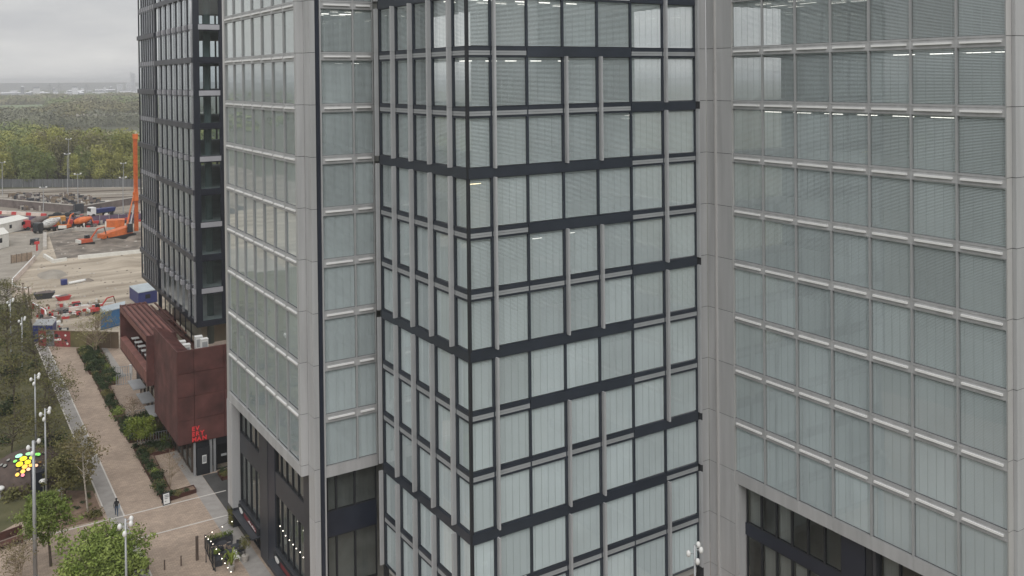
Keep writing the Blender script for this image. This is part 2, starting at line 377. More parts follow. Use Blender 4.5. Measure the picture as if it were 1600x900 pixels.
# --- right hand block: wall facing -X
rb = thing('office_block', 'light grey clad office block with square blinded windows filling the right of the view', 'office building', (51.2, 28, 0))
us = [28.5+2.99*i for i in range(8)]
for k in KB:
    for i in range(7):
        window(rb, 'Y', 51.25, us[i], us[i+1], lev(k), lev(k)+PH, MULL)
        spandrel(rb, 'Y', 51.25, us[i], us[i+1], lev(k)+PH, lev(k+1))
zs = [lev(k) for k in range(-3, 11)]; zs[0] = 0
cladding(rb, 'Y', 51.2, 49.43, 51.02, zs)
cladding(rb, 'Y', 51.12, 51.14, 52.0, zs)
MB().box(51.02, 51.3, 51.02, 51.14, 0, lev(10)).build('corner_trim', CLADS, rb)
cladding(rb, 'X', 52.02, 50.34, 51.1, zs, d0=-0.3)
MB().box(51.17, 51.4, 49.36, 49.43, lev(0)-0.85, lev(10)).build('edge_trim', CLADS, rb)
for i in range(7):
    b = MB(); b.box(51.18, 51.9, us[i]+0.006, us[i+1]-0.006, lev(0)-0.85, lev(0)-0.004); b.build('beam_panel', CLAD, rb)
MB().box(51.18, 51.9, 49.43, 49.9, lev(0)-0.85, lev(0)-0.3).build('beam_panel', CLAD, rb)
cladding(rb, 'X', 28.46, 51.17, 51.69, [lev(k) for k in range(-1, 11)], d0=-0.03, m=CLADS)
cladding(rb, 'Y', 51.7, 28.26, 28.455, zs)
cladding(rb, 'X', 28.24, 51.715, 54.2, zs); cladding(rb, 'X', 28.24, 54.22, 58.5, zs); cladding(rb, 'X', 28.24, 58.52, 64, zs)
# podium of the right block
P_ = 51.95
def podium_window(root, ax, plane, u0, u1, z0, z1, curtain=True):
    o = window(root, ax, plane, u0, u1, z0, z1, BLKTRIM, half=0.07, lo=0.08, hi=0.08, pro=0.05, blind=False, gl=GLASSP, gap_strip=False)
    if curtain:
        b = MB(); fbox(b, ax, 0.08, (u1-u0)-0.08, -0.34, -0.30, 0.02, z1-z0-0.02)
        put('curtain', cached(('cu', ax, round(u1-u0, 2), round(z1-z0, 2)), lambda: b.mesh('curtain', CURT)), o, fpt(ax, plane, u0, z0))
    return o
pu = [48.9-1.43*i for i in range(7)]
for i in range(6):
    podium_window(rb, 'Y', P_, pu[i+1], pu[i], 8.95, 12.0, i in (0, 2)); podium_window(rb, 'Y', P_, pu[i+1], pu[i], 3.6, 8.05, i in (1, 2, 3))
for i in range(6):
    podium_window(rb, 'Y', P_+0.3, 28.6+1.5*i, 30.1+1.5*i, 8.95, 12.0, i in (3, 5)); podium_window(rb, 'Y', P_+0.3, 28.6+1.5*i, 30.1+1.5*i, 3.6, 8.05, False)
MB().box(P_-0.04, P_+0.3, 28.3, 49.2, 8.05, 8.95).build('podium_band', NAVY, rb)
MB().box(P_-0.04, P_+0.3, 28.3, 49.2, 0, 3.6).build('podium_base', DARKP, rb)
MB().box(P_-0.10, P_+0.3, 38.45, 40.3, 8.95, 12.0).build('podium_panel', NAVY, rb)
MB().box(P_-0.06, P_+0.3, 37.62, 37.9, 3.6, 12.0).build('pilaster', DARKP, rb)
MB().box(P_-0.06, P_+0.3, 37.95, 38.4, 8.95, 12.0).build('pilaster', BLKTRIM, rb)
MB().box(P_-0.75, P_+0.3, 49.05, 49.40, 0, lev(0)-0.85).build('pilaster', CLAD, rb)
MB().box(P_+0.35, 62, 28.2, 52, 12.02, 12.3).build('floor_slab', SLAB, rb); MB().box(55.5, 62, 28.3, 52, 0, 12.0).build('core_wall', CORE, rb)
interior(rb, 51.75, 64, 28.6, 51.9, range(0, 11), [(59.5, 63, 28.6, 51.9)])
pts = []
for y in (33.5, 36.2, 38.9, 41.6, 44.3, 47.0): pts.append((53.0, y, lev(7)-0.86))
for y in (30.0, 31.8): pts.append((53.6, y, lev(8)-0.85)); pts.append((54.6, y+0.3, lev(8)-0.85))
pts += [(53.4, 36.4, lev(8)-0.9), (53.4, 33.8, lev(8)-0.9), (53.2, 40.2, lev(6)-0.9), (53.2, 37.0, lev(6)-0.9), (53.2, 34.2, lev(6)-0.9)]
for y in (30, 33, 36, 39, 42, 45, 48):
    for x in (53.2, 55.2, 57.2): pts.append((x, y+random.uniform(-0.6, 0.6), lev(9)-0.80))
lamps(rb, pts, ln=1.5)

# --- middle glazed wing with fins
ct = thing('glazed_tower', 'glazed middle tower with black bands and projecting grey fins between the two clad blocks', 'office building', (29.67, 52.06, 0))
ux = [29.72, 31.5, 34.4, 37.4, 40.45, 43.55, 46.65, 49.98]
uy = [52.12, 53.93, 56.9, 59.85, 62.8, 65.75]
KT = range(-2, 10)
Dk = {9: (0, 1, 5, 6), 8: (2, 3, 4), 7: (5, 6), 6: (0, 1, 2, 3, 4), 5: (2, 3, 4), 4: (5, 6), 3: (0, 1, 2, 3, 4), 2: (2, 3, 4), 1: (5, 6), 0: (0, 1, 2, 3, 4, 5), -1: (), 10: ()}
def louvre(root, ax, plane, u0, u1, z1):
    w = u1-u0; z0 = z1-0.68
    def f():
        b = MB(); fbox(b, ax, 0, w, -0.2, 0.0, 0.0, 0.68); fbox(b, ax, 0.07, w-0.07, 0.0, 0.05, 0.44, 0.66)
        fbox(b, ax, 0.07, w-0.07, 0.0, 0.05, 0.12, 0.26, 1); fbox(b, ax, 0.07, w-0.07, 0.0, 0.05, 0.28, 0.42, 1)
        return b.mesh('louvre_strip', [DARK, LOUV])
    return put('louvre_strip', cached(('lv', ax, round(w, 2)), f), root, fpt(ax, plane, u0, z0))
def band(root, ax, plane, u0, u1, z1):
    b = MB(); fbox(b, ax, u0-0.02, u1-0.025, -0.2, 0.085, z1-0.67, z1-0.01); return b.build('dark_band', DARK, root, fpt(ax, plane, 0, 0))
for k in KT:
    for i in range(7):
        window(ct, 'X', 52.06, ux[i], ux[i+1], lev(k), lev(k)+3.34, DARK, half=0.075, pro=0.05, lo=0.05, hi=0.04, gap_strip=False)
        if i in Dk[k+1]: band(ct, 'X', 52.06, ux[i], ux[i+1], lev(k+1))
        else: louvre(ct, 'X', 52.06, ux[i], ux[i+1], lev(k+1))
    for i in range(5):
        window(ct, 'Y', 29.67, uy[i], uy[i+1], lev(k), lev(k)+3.34, DARK, half=0.075, pro=0.05, lo=0.05, hi=0.04, gap_strip=False)
        if k+1 in (0, 3, 6, 9): band(ct, 'Y', 29.67, uy[i], uy[i+1], lev(k+1))
        else: louvre(ct, 'Y', 29.67, uy[i], uy[i+1], lev(k+1))
MB().box(29.60, 29.80, 51.99, 52.19, 0, lev(10)).build('corner_post', BLKTRIM, ct)
MB().box(49.98, 50.34, 51.93, 52.4, 0, lev(10)).build('side_post', BLKTRIM, ct)
MB().box(29.6, 29.95, 65.72, 66.0, 0, lev(10)).build('side_post', BLKTRIM, ct)
def fin(ax, plane, u, za, zb):
    b = MB(); s = 1 if ax == 'Y' else 1
    z = za
    cuts = [za] + [lev(k)-0.02 for k in range(-3, 11) if za+0.5 < lev(k) < zb-0.5] + [zb]
    for a, c in zip(cuts, cuts[1:]):
        fbox(b, ax, u+0.09, u+0.20, 0.05, 0.30, a+0.006, c-0.006)
        fbox(b, ax, u+0.06, u+0.23, 0.30, 0.33, a+0.006, c-0.006)
        fbox(b, ax, u+0.09, u+0.20, 0.33, 0.40, a+0.006, c-0.006)
    b.build('fin', FIN, ct, fpt(ax, plane, 0, 0))
bot = lev(-2)
def seg(ax, plane, u, parts):
    for a, c in parts:
        za = bot if a is None else lev(a)-0.05; zb = lev(10) if c is None else lev(c)-0.62
        fin(ax, plane, u, za, zb)
seg('X', 52.06, ux[1], [(None, 0), (0, 3), (3, 6), (6, 9), (9, None)])
for i in (3, 4): seg('X', 52.06, ux[i], [(None, 0), (0, 2), (3, 5), (6, 8), (9, None)])
seg('X', 52.06, ux[6], [(None, 0), (1, 4), (4, 7), (7, None)])
seg('X', 52.06, ux[7]-0.1, [(None, 0), (0, 1), (1, 4), (4, 7), (7, None)])
for u in uy[1:]: seg('Y', 29.67, u, [(None, 0), (0, 3), (3, 6), (6, 9), (9, None)])
interior(ct, 29.95, 50.2, 52.35, 66.0, range(-2, 11), [(38, 50.2, 59.5, 66)])
pts = []
for x in (30.6, 32.6, 34.2, 36.3, 38.7): pts.append((x, 53.8, lev(8)-0.95))
for x in (31.0, 33.0, 35.2, 37.2, 39.6):
    for y in (54.0, 56.2): pts.append((x+random.uniform(-0.4, 0.4), y, lev(9)-0.8))
lamps(ct, pts, ln=0.9, axd='X')
lamps(ct, [(30.7, 53.0, lev(6)-1.15)], WARM, ln=0.9, axd='X', th=0.2)
lamps(ct, [(35.7, 53.0, lev(5)-1.3), (38.6, 53.0, lev(5)-1.2), (44.2, 53.2, lev(4)-0.95), (44.4, 53.4, lev(7)-1.0), (44.0, 53.2, lev(7)-1.25)], LAMP, ln=0.7, axd='X', th=0.2)

# --- left block: long wall facing -X, short wall facing the camera
lb = thing('office_block', 'pale office block with slender windows left of the glazed tower, dark shopfronts at its foot', 'office building', (24, 67.4, 0))
ul = [69.2+2.86*i for i in range(8)]
for k in KB:
    for i in range(7):
        window(lb, 'Y', 24.12, ul[i], ul[i+1], lev(k), lev(k)+PH, MULL, half=0.05, gl=GLASSL)
        spandrel(lb, 'Y', 24.12, ul[i], ul[i+1], lev(k)+PH, lev(k+1))
    for a, c in ((25.5, 28.2), (28.2, 29.9)):
        window(lb, 'X', 67.55, a, c, lev(k), lev(k)+PH, MULL); spandrel(lb, 'X', 67.55, a, c, lev(k)+PH, lev(k+1))
zs = [lev(k) for k in range(-2, 11)]; zs[0] = 1.9
cladding(lb, 'X', 68.72, 23.97, 24.58, [12.05]+zs[2:], d0=-0.45)                     # end of the window frame
MB().box(23.99, 24.3, 89.22, 89.75, 12.05, lev(10)).build('edge_trim', CLADS, lb)
for i in range(7): MB().box(24.0, 24.75, ul[i]+0.005, ul[i+1]-0.005, 12.05, lev(0)-0.004).build('beam_panel', CLAD, lb)
cladding(lb, 'Y', 24.58, 67.42, 68.70, [0]+zs[1:])
cladding(lb, 'X', 67.4, 24.585, 25.02, [0]+zs[1:])
MB().box(25.02, 25.43, 67.56, 67.9, 0, lev(10)).build('recess_strip', NAVY, lb)
MB().box(25.43, 25.52, 67.42, 67.9, 0, lev(10)).build('edge_trim', CLAD, lb)
MB().box(23.97, 24.75, 88.3, 89.9, 1.9, 12.04).build('pier', CLAD, lb); MB().box(24.02, 24.75, 88.35, 89.85, 0, 1.9).build('pier_base', DARKP, lb)
MB().box(25.53, 29.9, 67.5, 68.0, 12.05, lev(0)-0.01).build('beam_panel', CLAD, lb)
for a, c in ((25.75, 26.5), (26.5, 28.05), (28.05, 29.9)):
    podium_window(lb, 'X', 67.9, a, c, 9.15, 12.0, False); podium_window(lb, 'X', 67.9, a, c, 3.0, 7.2, False)
MB().box(25.53, 29.9, 67.86, 68.2, 7.2, 9.15).build('podium_band', NAVY, lb); MB().box(25.53, 29.9, 67.86, 68.2, 0, 3.0).build('podium_base', DARKP, lb)
X_ = 24.78
for y0, n, dy in ((70.3, 5, 1.43), (81.7, 4, 1.6)):
    for i in range(n):
        podium_window(lb, 'Y', X_, y0+dy*i, y0+dy*(i+1), 9.2, 12.0, True); podium_window(lb, 'Y', X_, y0+dy*i, y0+dy*(i+1), 2.6, 7.3, True)
    ye = y0+n*dy
    MB().box(X_-0.08, X_+0.3, y0, ye, 7.3, 9.2).build('podium_band', DARKP, lb)
    MB().box(X_-0.25, X_+0.3, y0, ye, 2.42, 2.6).build('sill', DARKP, lb)
    sg = MB().box(X_-0.36, X_+0.3, y0+0.15, ye-0.15, 1.78, 2.38).build('shop_sign', BLKTRIM, lb)
    MB().box(X_-0.37, X_-0.36, y0+0.6, ye-2.0, 1.86, 2.28).build('sign_band', mat('sign_red', (0.16, 0.025, 0.03)) if 'sign_red' not in MATS else MATS['sign_red'], sg)
    b = MB(); cy = ye-1.1                                                      # pale emblem, then small pale strokes of illegible lettering
    b.prism([(cy+0.55*math.cos(t)*(1+0.12*math.sin(3*t)), 2.08+0.24*math.sin(t)) for t in [k*math.pi/8 for k in range(16)]], 0, 0.02)
    me = b.mesh('sign_emblem', WHITE)
    for v in me.vertices: v.co = (X_-0.37-v.co[2], v.co[0], v.co[1])
    put('sign_emblem', me, sg)
    b = MB()
    for j in range(7):
        yy = y0+0.8+j*0.34; b.box(X_-0.385, X_-0.37, yy, yy+0.2, 1.95, 2.05+0.12*((j*7) % 3)/2)
    b.build('sign_lettering', WHITE, sg)
    aw = MB().hull8([(23.85, y0, 1.62), (X_, y0, 1.66), (X_, ye, 1.66), (23.85, ye, 1.62)], [(23.85, y0, 1.72), (X_, y0, 1.77), (X_, ye, 1.77), (23.85, ye, 1.72)]).build('canopy', DARKP, lb)
    for i in range(n): window(lb, 'Y', X_+0.1, y0+dy*i, y0+dy*(i+1), 0.1, 1.6, BLKTRIM, half=0.07, blind=False, gl=GLASSP, gap_strip=False)
MB().box(X_-0.16, X_+0.3, 79.4, 81.7, 0, 12.04).build('pilaster', DARKP, lb); MB().box(X_-0.13, X_+0.3, 77.45, 79.38, 0, 12.04).build('pilaster', NAVY, lb)
MB().box(X_-0.1, X_+0.3, 68.72, 70.3, 0, 12.04).build('pilaster', DARKP, lb)
MB().box(25.2, 38, 68.35, 89.6, 12.06, 12.3).build('floor_slab', SLAB, lb); MB().box(25.9, 38, 68.9, 89.6, 0, 12.0).build('core_wall', CORE, lb)
MB().box(24.75, 38, 89.62, 89.9, 0, lev(10)).build('end_wall', CLAD, lb)
interior(lb, 24.93, 38, 67.95, 89.6, range(0, 11), [(31.5, 38, 73, 89.6)])
pts = []
for x in (26.0, 27.1, 28.4, 29.4):
    for y in (68.8, 70.6, 72.4): pts.append((x+random.uniform(-0.3, 0.3), y, lev(9)-0.8))
for x in (27.6, 29.0): pts.append((x, 69, lev(8)-0.86))
lamps(lb, pts, ln=0.6, axd='X')

# ------------------------------------------------------------------ black tower
T0, TS = 17.2, 4.09
def tl(k): return T0 + TS*k
bt = thing('black_tower', 'tall black office tower with pale vertical fins behind the pale block', 'office building', (27.5, 116, 0))
y1 = [116.31] + [119.35+3.13*i for i in range(6)] + [138.3]
y2 = [138.5] + [140.45+1.6*i for i in range(6)] + [151.0]
def twindow(ax, plane, u0, u1, z0, z1, gl=None):
    return window(bt, ax, plane, u0, u1, z0, z1, BLACK, half=0.12, lo=0.1, hi=0.12, pro=0.04, blind=False, gl=gl or GLASSD, gap_strip=False)
TK = range(-1, 10)
for k in TK:
    za, zb = tl(k), tl(k+1)-0.62
    for a, c in zip(y1, y1[1:]):
        if k == -1 and a > 119: continue
        twindow('Y', 27.5, a, c, za, zb)
    for a, c in zip(y2, y2[1:]): twindow('Y', 27.5, a, c, za, zb)
    twindow('X', 116.0, 28.06, 30.65, za, zb, GLASST); twindow('X', 116.0, 31.2, 34.0, za, zb, GLASSP)
for k in range(-1, 11):
    z = tl(k)
    MB().box(27.46, 27.9, 116.3, 138.3, z-0.62, z).build('spandrel_panel', BLACK, bt); MB().box(27.46, 27.9, 138.5, 151, z-0.62, z).build('spandrel_panel', BLACK, bt)
    even = (k % 2 == 0)
    for a, c in ((28.06, 30.65), (31.2, 34.0)):
        MB().box(a, c, 115.9, 116.3, z-0.60, z+0.02).build('spandrel_panel', TSPAN if even else BLACK, bt)
    if k == -1: continue
    if even:
        for y in [116.2+3.13*i for i in range(7)]: MB().box(27.08, 27.455, max(116.0, y-0.1), y+0.6, z-0.57, z+0.03).build('light_panel', TSPAN, bt)
        MB().box(27.24, 27.45, 138.45, 151, z-0.62, z+0.02).build('facade_band', TBAND, bt)
    else:
        MB().box(27.22, 27.45, 116.1, 138.3, z-0.62, z+0.02).build('facade_band', TBAND, bt)
        for y in [138.85+1.6*i for i in range(7)]: MB().box(27.28, 27.455, y-0.06, y+0.35, z-0.55, z+0.03).build('light_panel', TSPAN, bt)
for y in [116.2+3.13*i for i in range(7)]:
    for k in range(-1, 10, 2): MB().box(27.16, 27.5, y-0.05, y+0.09, tl(k)+0.03, tl(k+2)-0.64).build('fin', TFIN, bt)
for y in [138.85+1.6*i for i in range(7)]:
    for k in range(-2, 10, 2): MB().box(27.33, 27.5, y-0.04, y+0.05, max(13.0, tl(k)+0.03), tl(k+2)-0.64).build('fin', TFIN, bt)
MB().box(27.42, 28.06, 115.94, 116.35, 12.5, tl(10)+2).build('corner_post', BLACK, bt)
MB().box(27.42, 27.9, 138.3, 138.52, 10.0, tl(10)+2).build('corner_post', BLACK, bt)
MB().box(30.65, 31.2, 115.94, 116.3, 12.5, tl(10)+2).build('corner_post', BLACK, bt)
MB().box(34.0, 46, 115.94, 116.3, 9.5, tl(10)+2).build('side_wall', BLACK, bt); MB().box(45.7, 46, 116.3, 151, 9.5, tl(10)+2).build('side_wall', BLACK, bt)
MB().box(27.46, 46, 116, 151, tl(10), tl(10)+0.4).build('roof', BLACK, bt)
for k in range(-1, 10): MB().box(27.92, 45.7, 116.32, 150.8, tl(k)-0.55, tl(k)-0.05).build('floor_slab', SLAB, bt)
for k in range(-1, 10):                                   # far wall with tall openings that show daylight through the floors
    z0, z1 = tl(k)-0.05, tl(k+1)-0.55
    for a, c in ((27.9, 36.5), (37.2, 38.05), (39.1, 39.35), (39.75, 45.7)): MB().box(a, c, 150.8, 151.0, z0, z1).build('back_wall', BLACK, bt)
MB().tube((29.85, 119, 9.5), (29.85, 119, tl(10)), 0.42, n=12).build('column', mat('column_green_grey', (0.20, 0.24, 0.225), rough=0.7), bt, smooth=True)
MB().box(41.0, 44.5, 124, 146, 9.5, tl(10)).build('core_wall', DARKP, bt)
b = MB()                                                  # glazed lobby storey above the roof terrace
for y in (122.8, 125.9, 129.0, 132.2, 135.3, 138.3): b.box(28.25, 28.4, y-0.06, y+0.06, 9.0, 12.5)
b.build('lobby_mullions', BLACK, bt)
MB().quad((28.3, 138.3, 9.0), (28.3, 119.5, 9.0), (28.3, 119.5, 12.55), (28.3, 138.3, 12.55)).build('lobby_glass', GLASSP, bt)
MB().box(29.2, 32.5, 121, 138, 9.0, 12.5).build('lobby_wall', mat('pale_timber', (0.42, 0.37, 0.29)), bt)

# ------------------------------------------------------------------ rust red cinema building
cb = thing('cinema_building', 'rust red steel clad cinema building with red lettering at the foot of the black tower', 'cinema', (22, 102, 0))
rows = [3.75, 6.3, 8.85, 11.4, 13.88]
for r0, r1 in zip(rows, rows[1:]):
    for j, (a, c) in enumerate(((22.0, 23.75), (23.75, 26.95), (26.95, 28.7))):
        d = random.uniform(0, 0.03)
        MB().box(a+0.02, c-0.02, 102.0-d, 102.25, r0+0.02, r1-0.02).build('steel_panel', CORT, cb)
    for a in (102.26, 105.2, 108.2, 111.2):
        d = random.uniform(0, 0.025); MB().box(22.0-d, 22.25, a+0.012, min(a+3.0, 114.1)-0.012, r0+0.012, r1-0.012).build('steel_panel', CORT, cb)
MB().box(22.02, 28.7, 102.02, 114.1, 3.72, 3.74).build('soffit', CORTP, cb)
MB().box(22.26, 28.7, 102.26, 116.3, 9.0, 9.3).build('terrace_floor', mat('terrace_decking', (0.34, 0.29, 0.22), scale=1.5), cb)
MB().hull8([(22.26, 102.26, 13.5), (23.6, 102.26, 12.9), (23.6, 114.1, 12.9), (22.26, 114.1, 13.5)], [(22.26, 102.26, 13.82), (23.6, 102.26, 13.2), (23.6, 114.1, 13.2), (22.26, 114.1, 13.82)]).build('side_roof', CORTR, cb)
for i in range(22):
    y = 102.5+i*0.53
    MB().hull8([(22.1, y, 13.83), (23.6, y, 13.2), (23.6, y+0.16, 13.2), (22.1, y+0.16, 13.83)], [(22.1, y, 13.95), (23.6, y, 13.36), (23.6, y+0.16, 13.36), (22.1, y+0.16, 13.95)]).build('rib', CORT, cb)
MB().box(23.4, 23.6, 102.3, 114.1, 9.3, 12.9).build('parapet', CORTP, cb)
# loggia
MB().box(21.2, 24.6, 114.1, 114.5, 6.95, 12.85).build('loggia_wall', CORT, cb); MB().box(21.2, 24.6, 131.8, 132.2, 6.95, 12.85).build('loggia_wall', CORT, cb)
MB().box(21.2, 24.6, 114.5, 131.8, 6.95, 7.3).build('loggia_floor', CORT, cb)
MB().hull8([(21.15, 114.5, 7.3), (21.6, 114.5, 7.3), (21.6, 131.8, 7.3), (21.15, 131.8, 7.3)], [(21.15, 114.5, 8.6), (21.9, 114.5, 8.75), (21.9, 131.8, 8.75), (21.15, 131.8, 8.6)]).build('balustrade', CORTR, cb)
MB().box(24.3, 24.6, 114.5, 131.8, 7.3, 12.1).build('loggia_back_wall', BLKTRIM, cb)
MB().box(21.2, 24.6, 114.5, 131.8, 12.05, 12.72).build('loggia_roof', CORTR, cb)
for i in range(6): MB().box(21.22+i*0.62, 21.36+i*0.62, 114.1, 132.2, 12.722, 12.92).build('roof_seam', CORT, cb)
MB().box(24.6, 27.4, 114.2, 138, 9.02, 9.3).build('terrace_floor', MATS['terrace_decking'], cb)
for i in range(5): MB().box(24.7+i*0.55, 24.95+i*0.55, 120, 139, 9.9+i*0.25, 10.0+i*0.25).build('roof_slat', CORTP, cb)
MB().box(24.6, 28.5, 132.25, 139, 7, 9.9).build('back_parapet', CORT, cb)
MB().box(24.62, 28.7, 116.4, 139, 0, 8.98).build('rear_wall', CORTP, cb)
# ground storey
for i in range(12):
    y = 103+i*2.4
    window(cb, 'Y', 23.65, y, y+2.4, 0.15, 3.7, BRONZE, half=0.09, blind=False, gl=GLASSP, gap_strip=False)
for y in (114.6, 120, 126): MB().box(21.7, 23.3, y, y+4.2, 3.0, 3.1).build('awning', STEEL, cb)
MB().box(23.7, 28.7, 102.35, 102.6, 2.9, 3.7).build('lintel', BLKTRIM, cb)
for a, c in ((23.65, 23.85), (25.35, 25.6), (25.75, 26.0)): MB().box(a, c, 102.15, 102.5, 0, 3.72).build('entrance_column', STEEL, cb)
dr = MB().box(23.95, 25.3, 102.05, 102.35, 0.05, 3.0).build('entrance_door', BLKTRIM, cb)
MB().box(24.5, 24.95, 102.0, 102.05, 1.25, 2.15).build('poster', WHITE, dr); MB().box(24.56, 24.89, 101.98, 102.0, 1.4, 2.05).build('poster_print', mat('poster_grey', (0.35, 0.36, 0.37)), dr)
window(cb, 'X', 102.4, 26.1, 28.6, 0.1, 2.9, BLKTRIM, half=0.08, blind=False, gl=GLASSP, gap_strip=False)
MB().box(26.6, 27.2, 102.3, 102.33, 1.5, 1.75).build('door_notice', MATS['poster_grey'], cb)
MB().box(24.4, 28.7, 104, 139, 0, 3.6).build('core_wall', BLKTRIM, cb)
# red lettering, three lines
sg = MB().box(23.4, 24.9, 101.93, 101.96, 3.86, 3.88).build('letter_rail', CORTP, cb)
for row, s_ in enumerate(('EV', 'ERY', 'MAN')):
    x = 23.42
    for ch in s_:
        cu = bpy.data.curves.new('letter', 'FONT'); cu.body = ch; cu.size = 0.62; cu.extrude = 0.04; cu.offset = 0.018
        to = bpy.data.objects.new('tmp', cu); COL.objects.link(to)
        dg = bpy.context.evaluated_depsgraph_get(); me = bpy.data.meshes.new_from_object(to.evaluated_get(dg)); wid = max(v.co.x for v in me.vertices)
        bpy.data.objects.remove(to); me.transform(Matrix.Rotation(R(90), 4, 'X')); me.materials.clear(); me.materials.append(REDL)
        put('letter', me, cb, (x, 101.9, 5.08-row*0.58)); x += wid + 0.09
# ------------------------------------------------------------------ ground
G = [(-9000, -9000), (9000, -9000), (9000, 9000), (-9000, 9000)]
sheet('ground', G, 0.0, GROUND)
sheet('brick_plaza', rect(-6, 60, 40, 170), 0.010, PAVE)
sheet('asphalt_forecourt', rect(24.45, 40, 85, 101.9), 0.018, ASPH)
sheet('granite_path', rect(14.2, 15.6, 91.35, 168), 0.018, GRAN)
sheet('granite_path', rect(22.85, 24.42, 60, 115), 0.018, GRAN)
sheet('granite_path', rect(22.5, 23.6, 142.5, 160), 0.018, GRAN)
sheet('granite_path', rect(14.4, 15.6, 60, 91.1), 0.018, GRAN)
for i, (a, c, y, w) in enumerate(((14.2, 25.6, 96.72, 0.16), (15.6, 24.9, 91.15, 0.16))): MB().box(a, c, y, y+w, 0, 0.028).build('paving_line', LINE).__setitem__('kind', 'structure')
for y0, y1_ in ((96.9, 168), (60, 91.1)): tag(MB().box(15.6, 15.74, y0, y1_, 0, 0.032).build('paving_line', LINE), kind='structure')
tag(MB().box(14.08, 14.2, 100, 168, 0, 0.10).build('path_kerb', LINE), kind='structure')
tag(MB().box(4, 14.2, 96.7, 96.86, 0, 0.03).build('paving_line', LINE), kind='structure')
sheet('park_lawn', [(-30, 98.5), (12, 98.5), (14.05, 104), (14.05, 169), (15.1, 202), (-30, 202)], 0.024, LAWN)
sheet('planting_bed', [(9.8, 97.4), (13.9, 97.2), (13.9, 104.5), (10.5, 107)], 0.034, MULCH)
sheet('park_path', [(4.0, 97), (9.6, 97), (9.4, 101), (6.5, 101), (4, 99)], 0.03, PAVE)
sheet('building_site', [(-60, 203), (14.6, 203), (14.35, 167.3), (26, 157.4), (90, 150), (120, 300), (-60, 306)], 0.012, SAND)
sheet('haul_road', [(-20, 203), (13.2, 203), (13.8, 217), (20.2, 246), (24, 262), (28, 296), (13, 296), (5, 250), (-20, 230)], 0.020, HAUL)
sheet('piling_platform', [(25.5, 246), (60, 246), (70, 282), (28, 290)], 0.020, MUD)
sheet('railway_ballast', [(-80, 306), (150, 290), (160, 372), (40, 415), (-80, 470)], 0.014, BALL)
sheet('site_road', [(-40, 300), (100, 296), (100, 318), (-40, 322)], 0.022, ASPH)
sheet('open_field', [(45, 1240), (128, 1240), (205, 1980), (70, 1980)], 0.05, mat('field_green', (0.15, 0.20, 0.075), scale=0.01))
sheet('dry_clearing', [(80, 770), (135, 730), (150, 840), (88, 860)], 0.05, mat('dry_grass', (0.36, 0.31, 0.2), scale=0.03, var=0.3))
# hills on the skyline
hv = MB()
n = 60; prev = None
for i in range(n+1):
    t = i/n; a = -1.2 + t*2.0; r1, r2, r3 = 5600, 6400, 7800
    h = 33 + 5*math.sin(a*7+1) + 2.5*math.sin(a*23) + 1.5*math.sin(a*51)
    p = [(r*math.sin(a), r*math.cos(a), z) for r, z in ((r1, -0.5), (r2, h), (r3, -0.5))]
    if prev: hv.quad(prev[0], p[0], p[1], prev[1]); hv.quad(prev[1], p[1], p[2], prev[2])
    prev = p
tag(hv.build('hills', mat('hill_woods', (0.06, 0.07, 0.05), scale=0.004, var=0.4), smooth=True), kind='structure')

# ------------------------------------------------------------------ trees and shrubs
def leaves(mb, c, rx, ry, rz, n, s, shell=0.55, rng=random, flat=0.5, rough=0.9):
    for _ in range(n):
        while True:
            d = Vector((rng.gauss(0, 1), rng.gauss(0, 1), rng.gauss(0, 1)))
            if d.length > 1e-3: break
        d.normalize(); r = shell + (1-shell)*rng.random()
        p = Vector((c[0]+d.x*rx*r, c[1]+d.y*ry*r, c[2]+d.z*rz*r))
        nrm = (d + Vector((rng.uniform(-1, 1), rng.uniform(-1, 1), rng.uniform(-0.4, 1.0)))*rough).normalized()
        a = nrm.orthogonal().normalized(); b = nrm.cross(a); t = rng.uniform(0, 6.28)
        a, b = a*math.cos(t)+b*math.sin(t), b*math.cos(t)-a*math.sin(t); k = s*rng.uniform(0.6, 1.3)
        mb.quad(p-a*k-b*k*flat, p+a*k-b*k*flat*0.6, p+a*k*0.8+b*k*flat, p-a*k*0.7+b*k*flat)
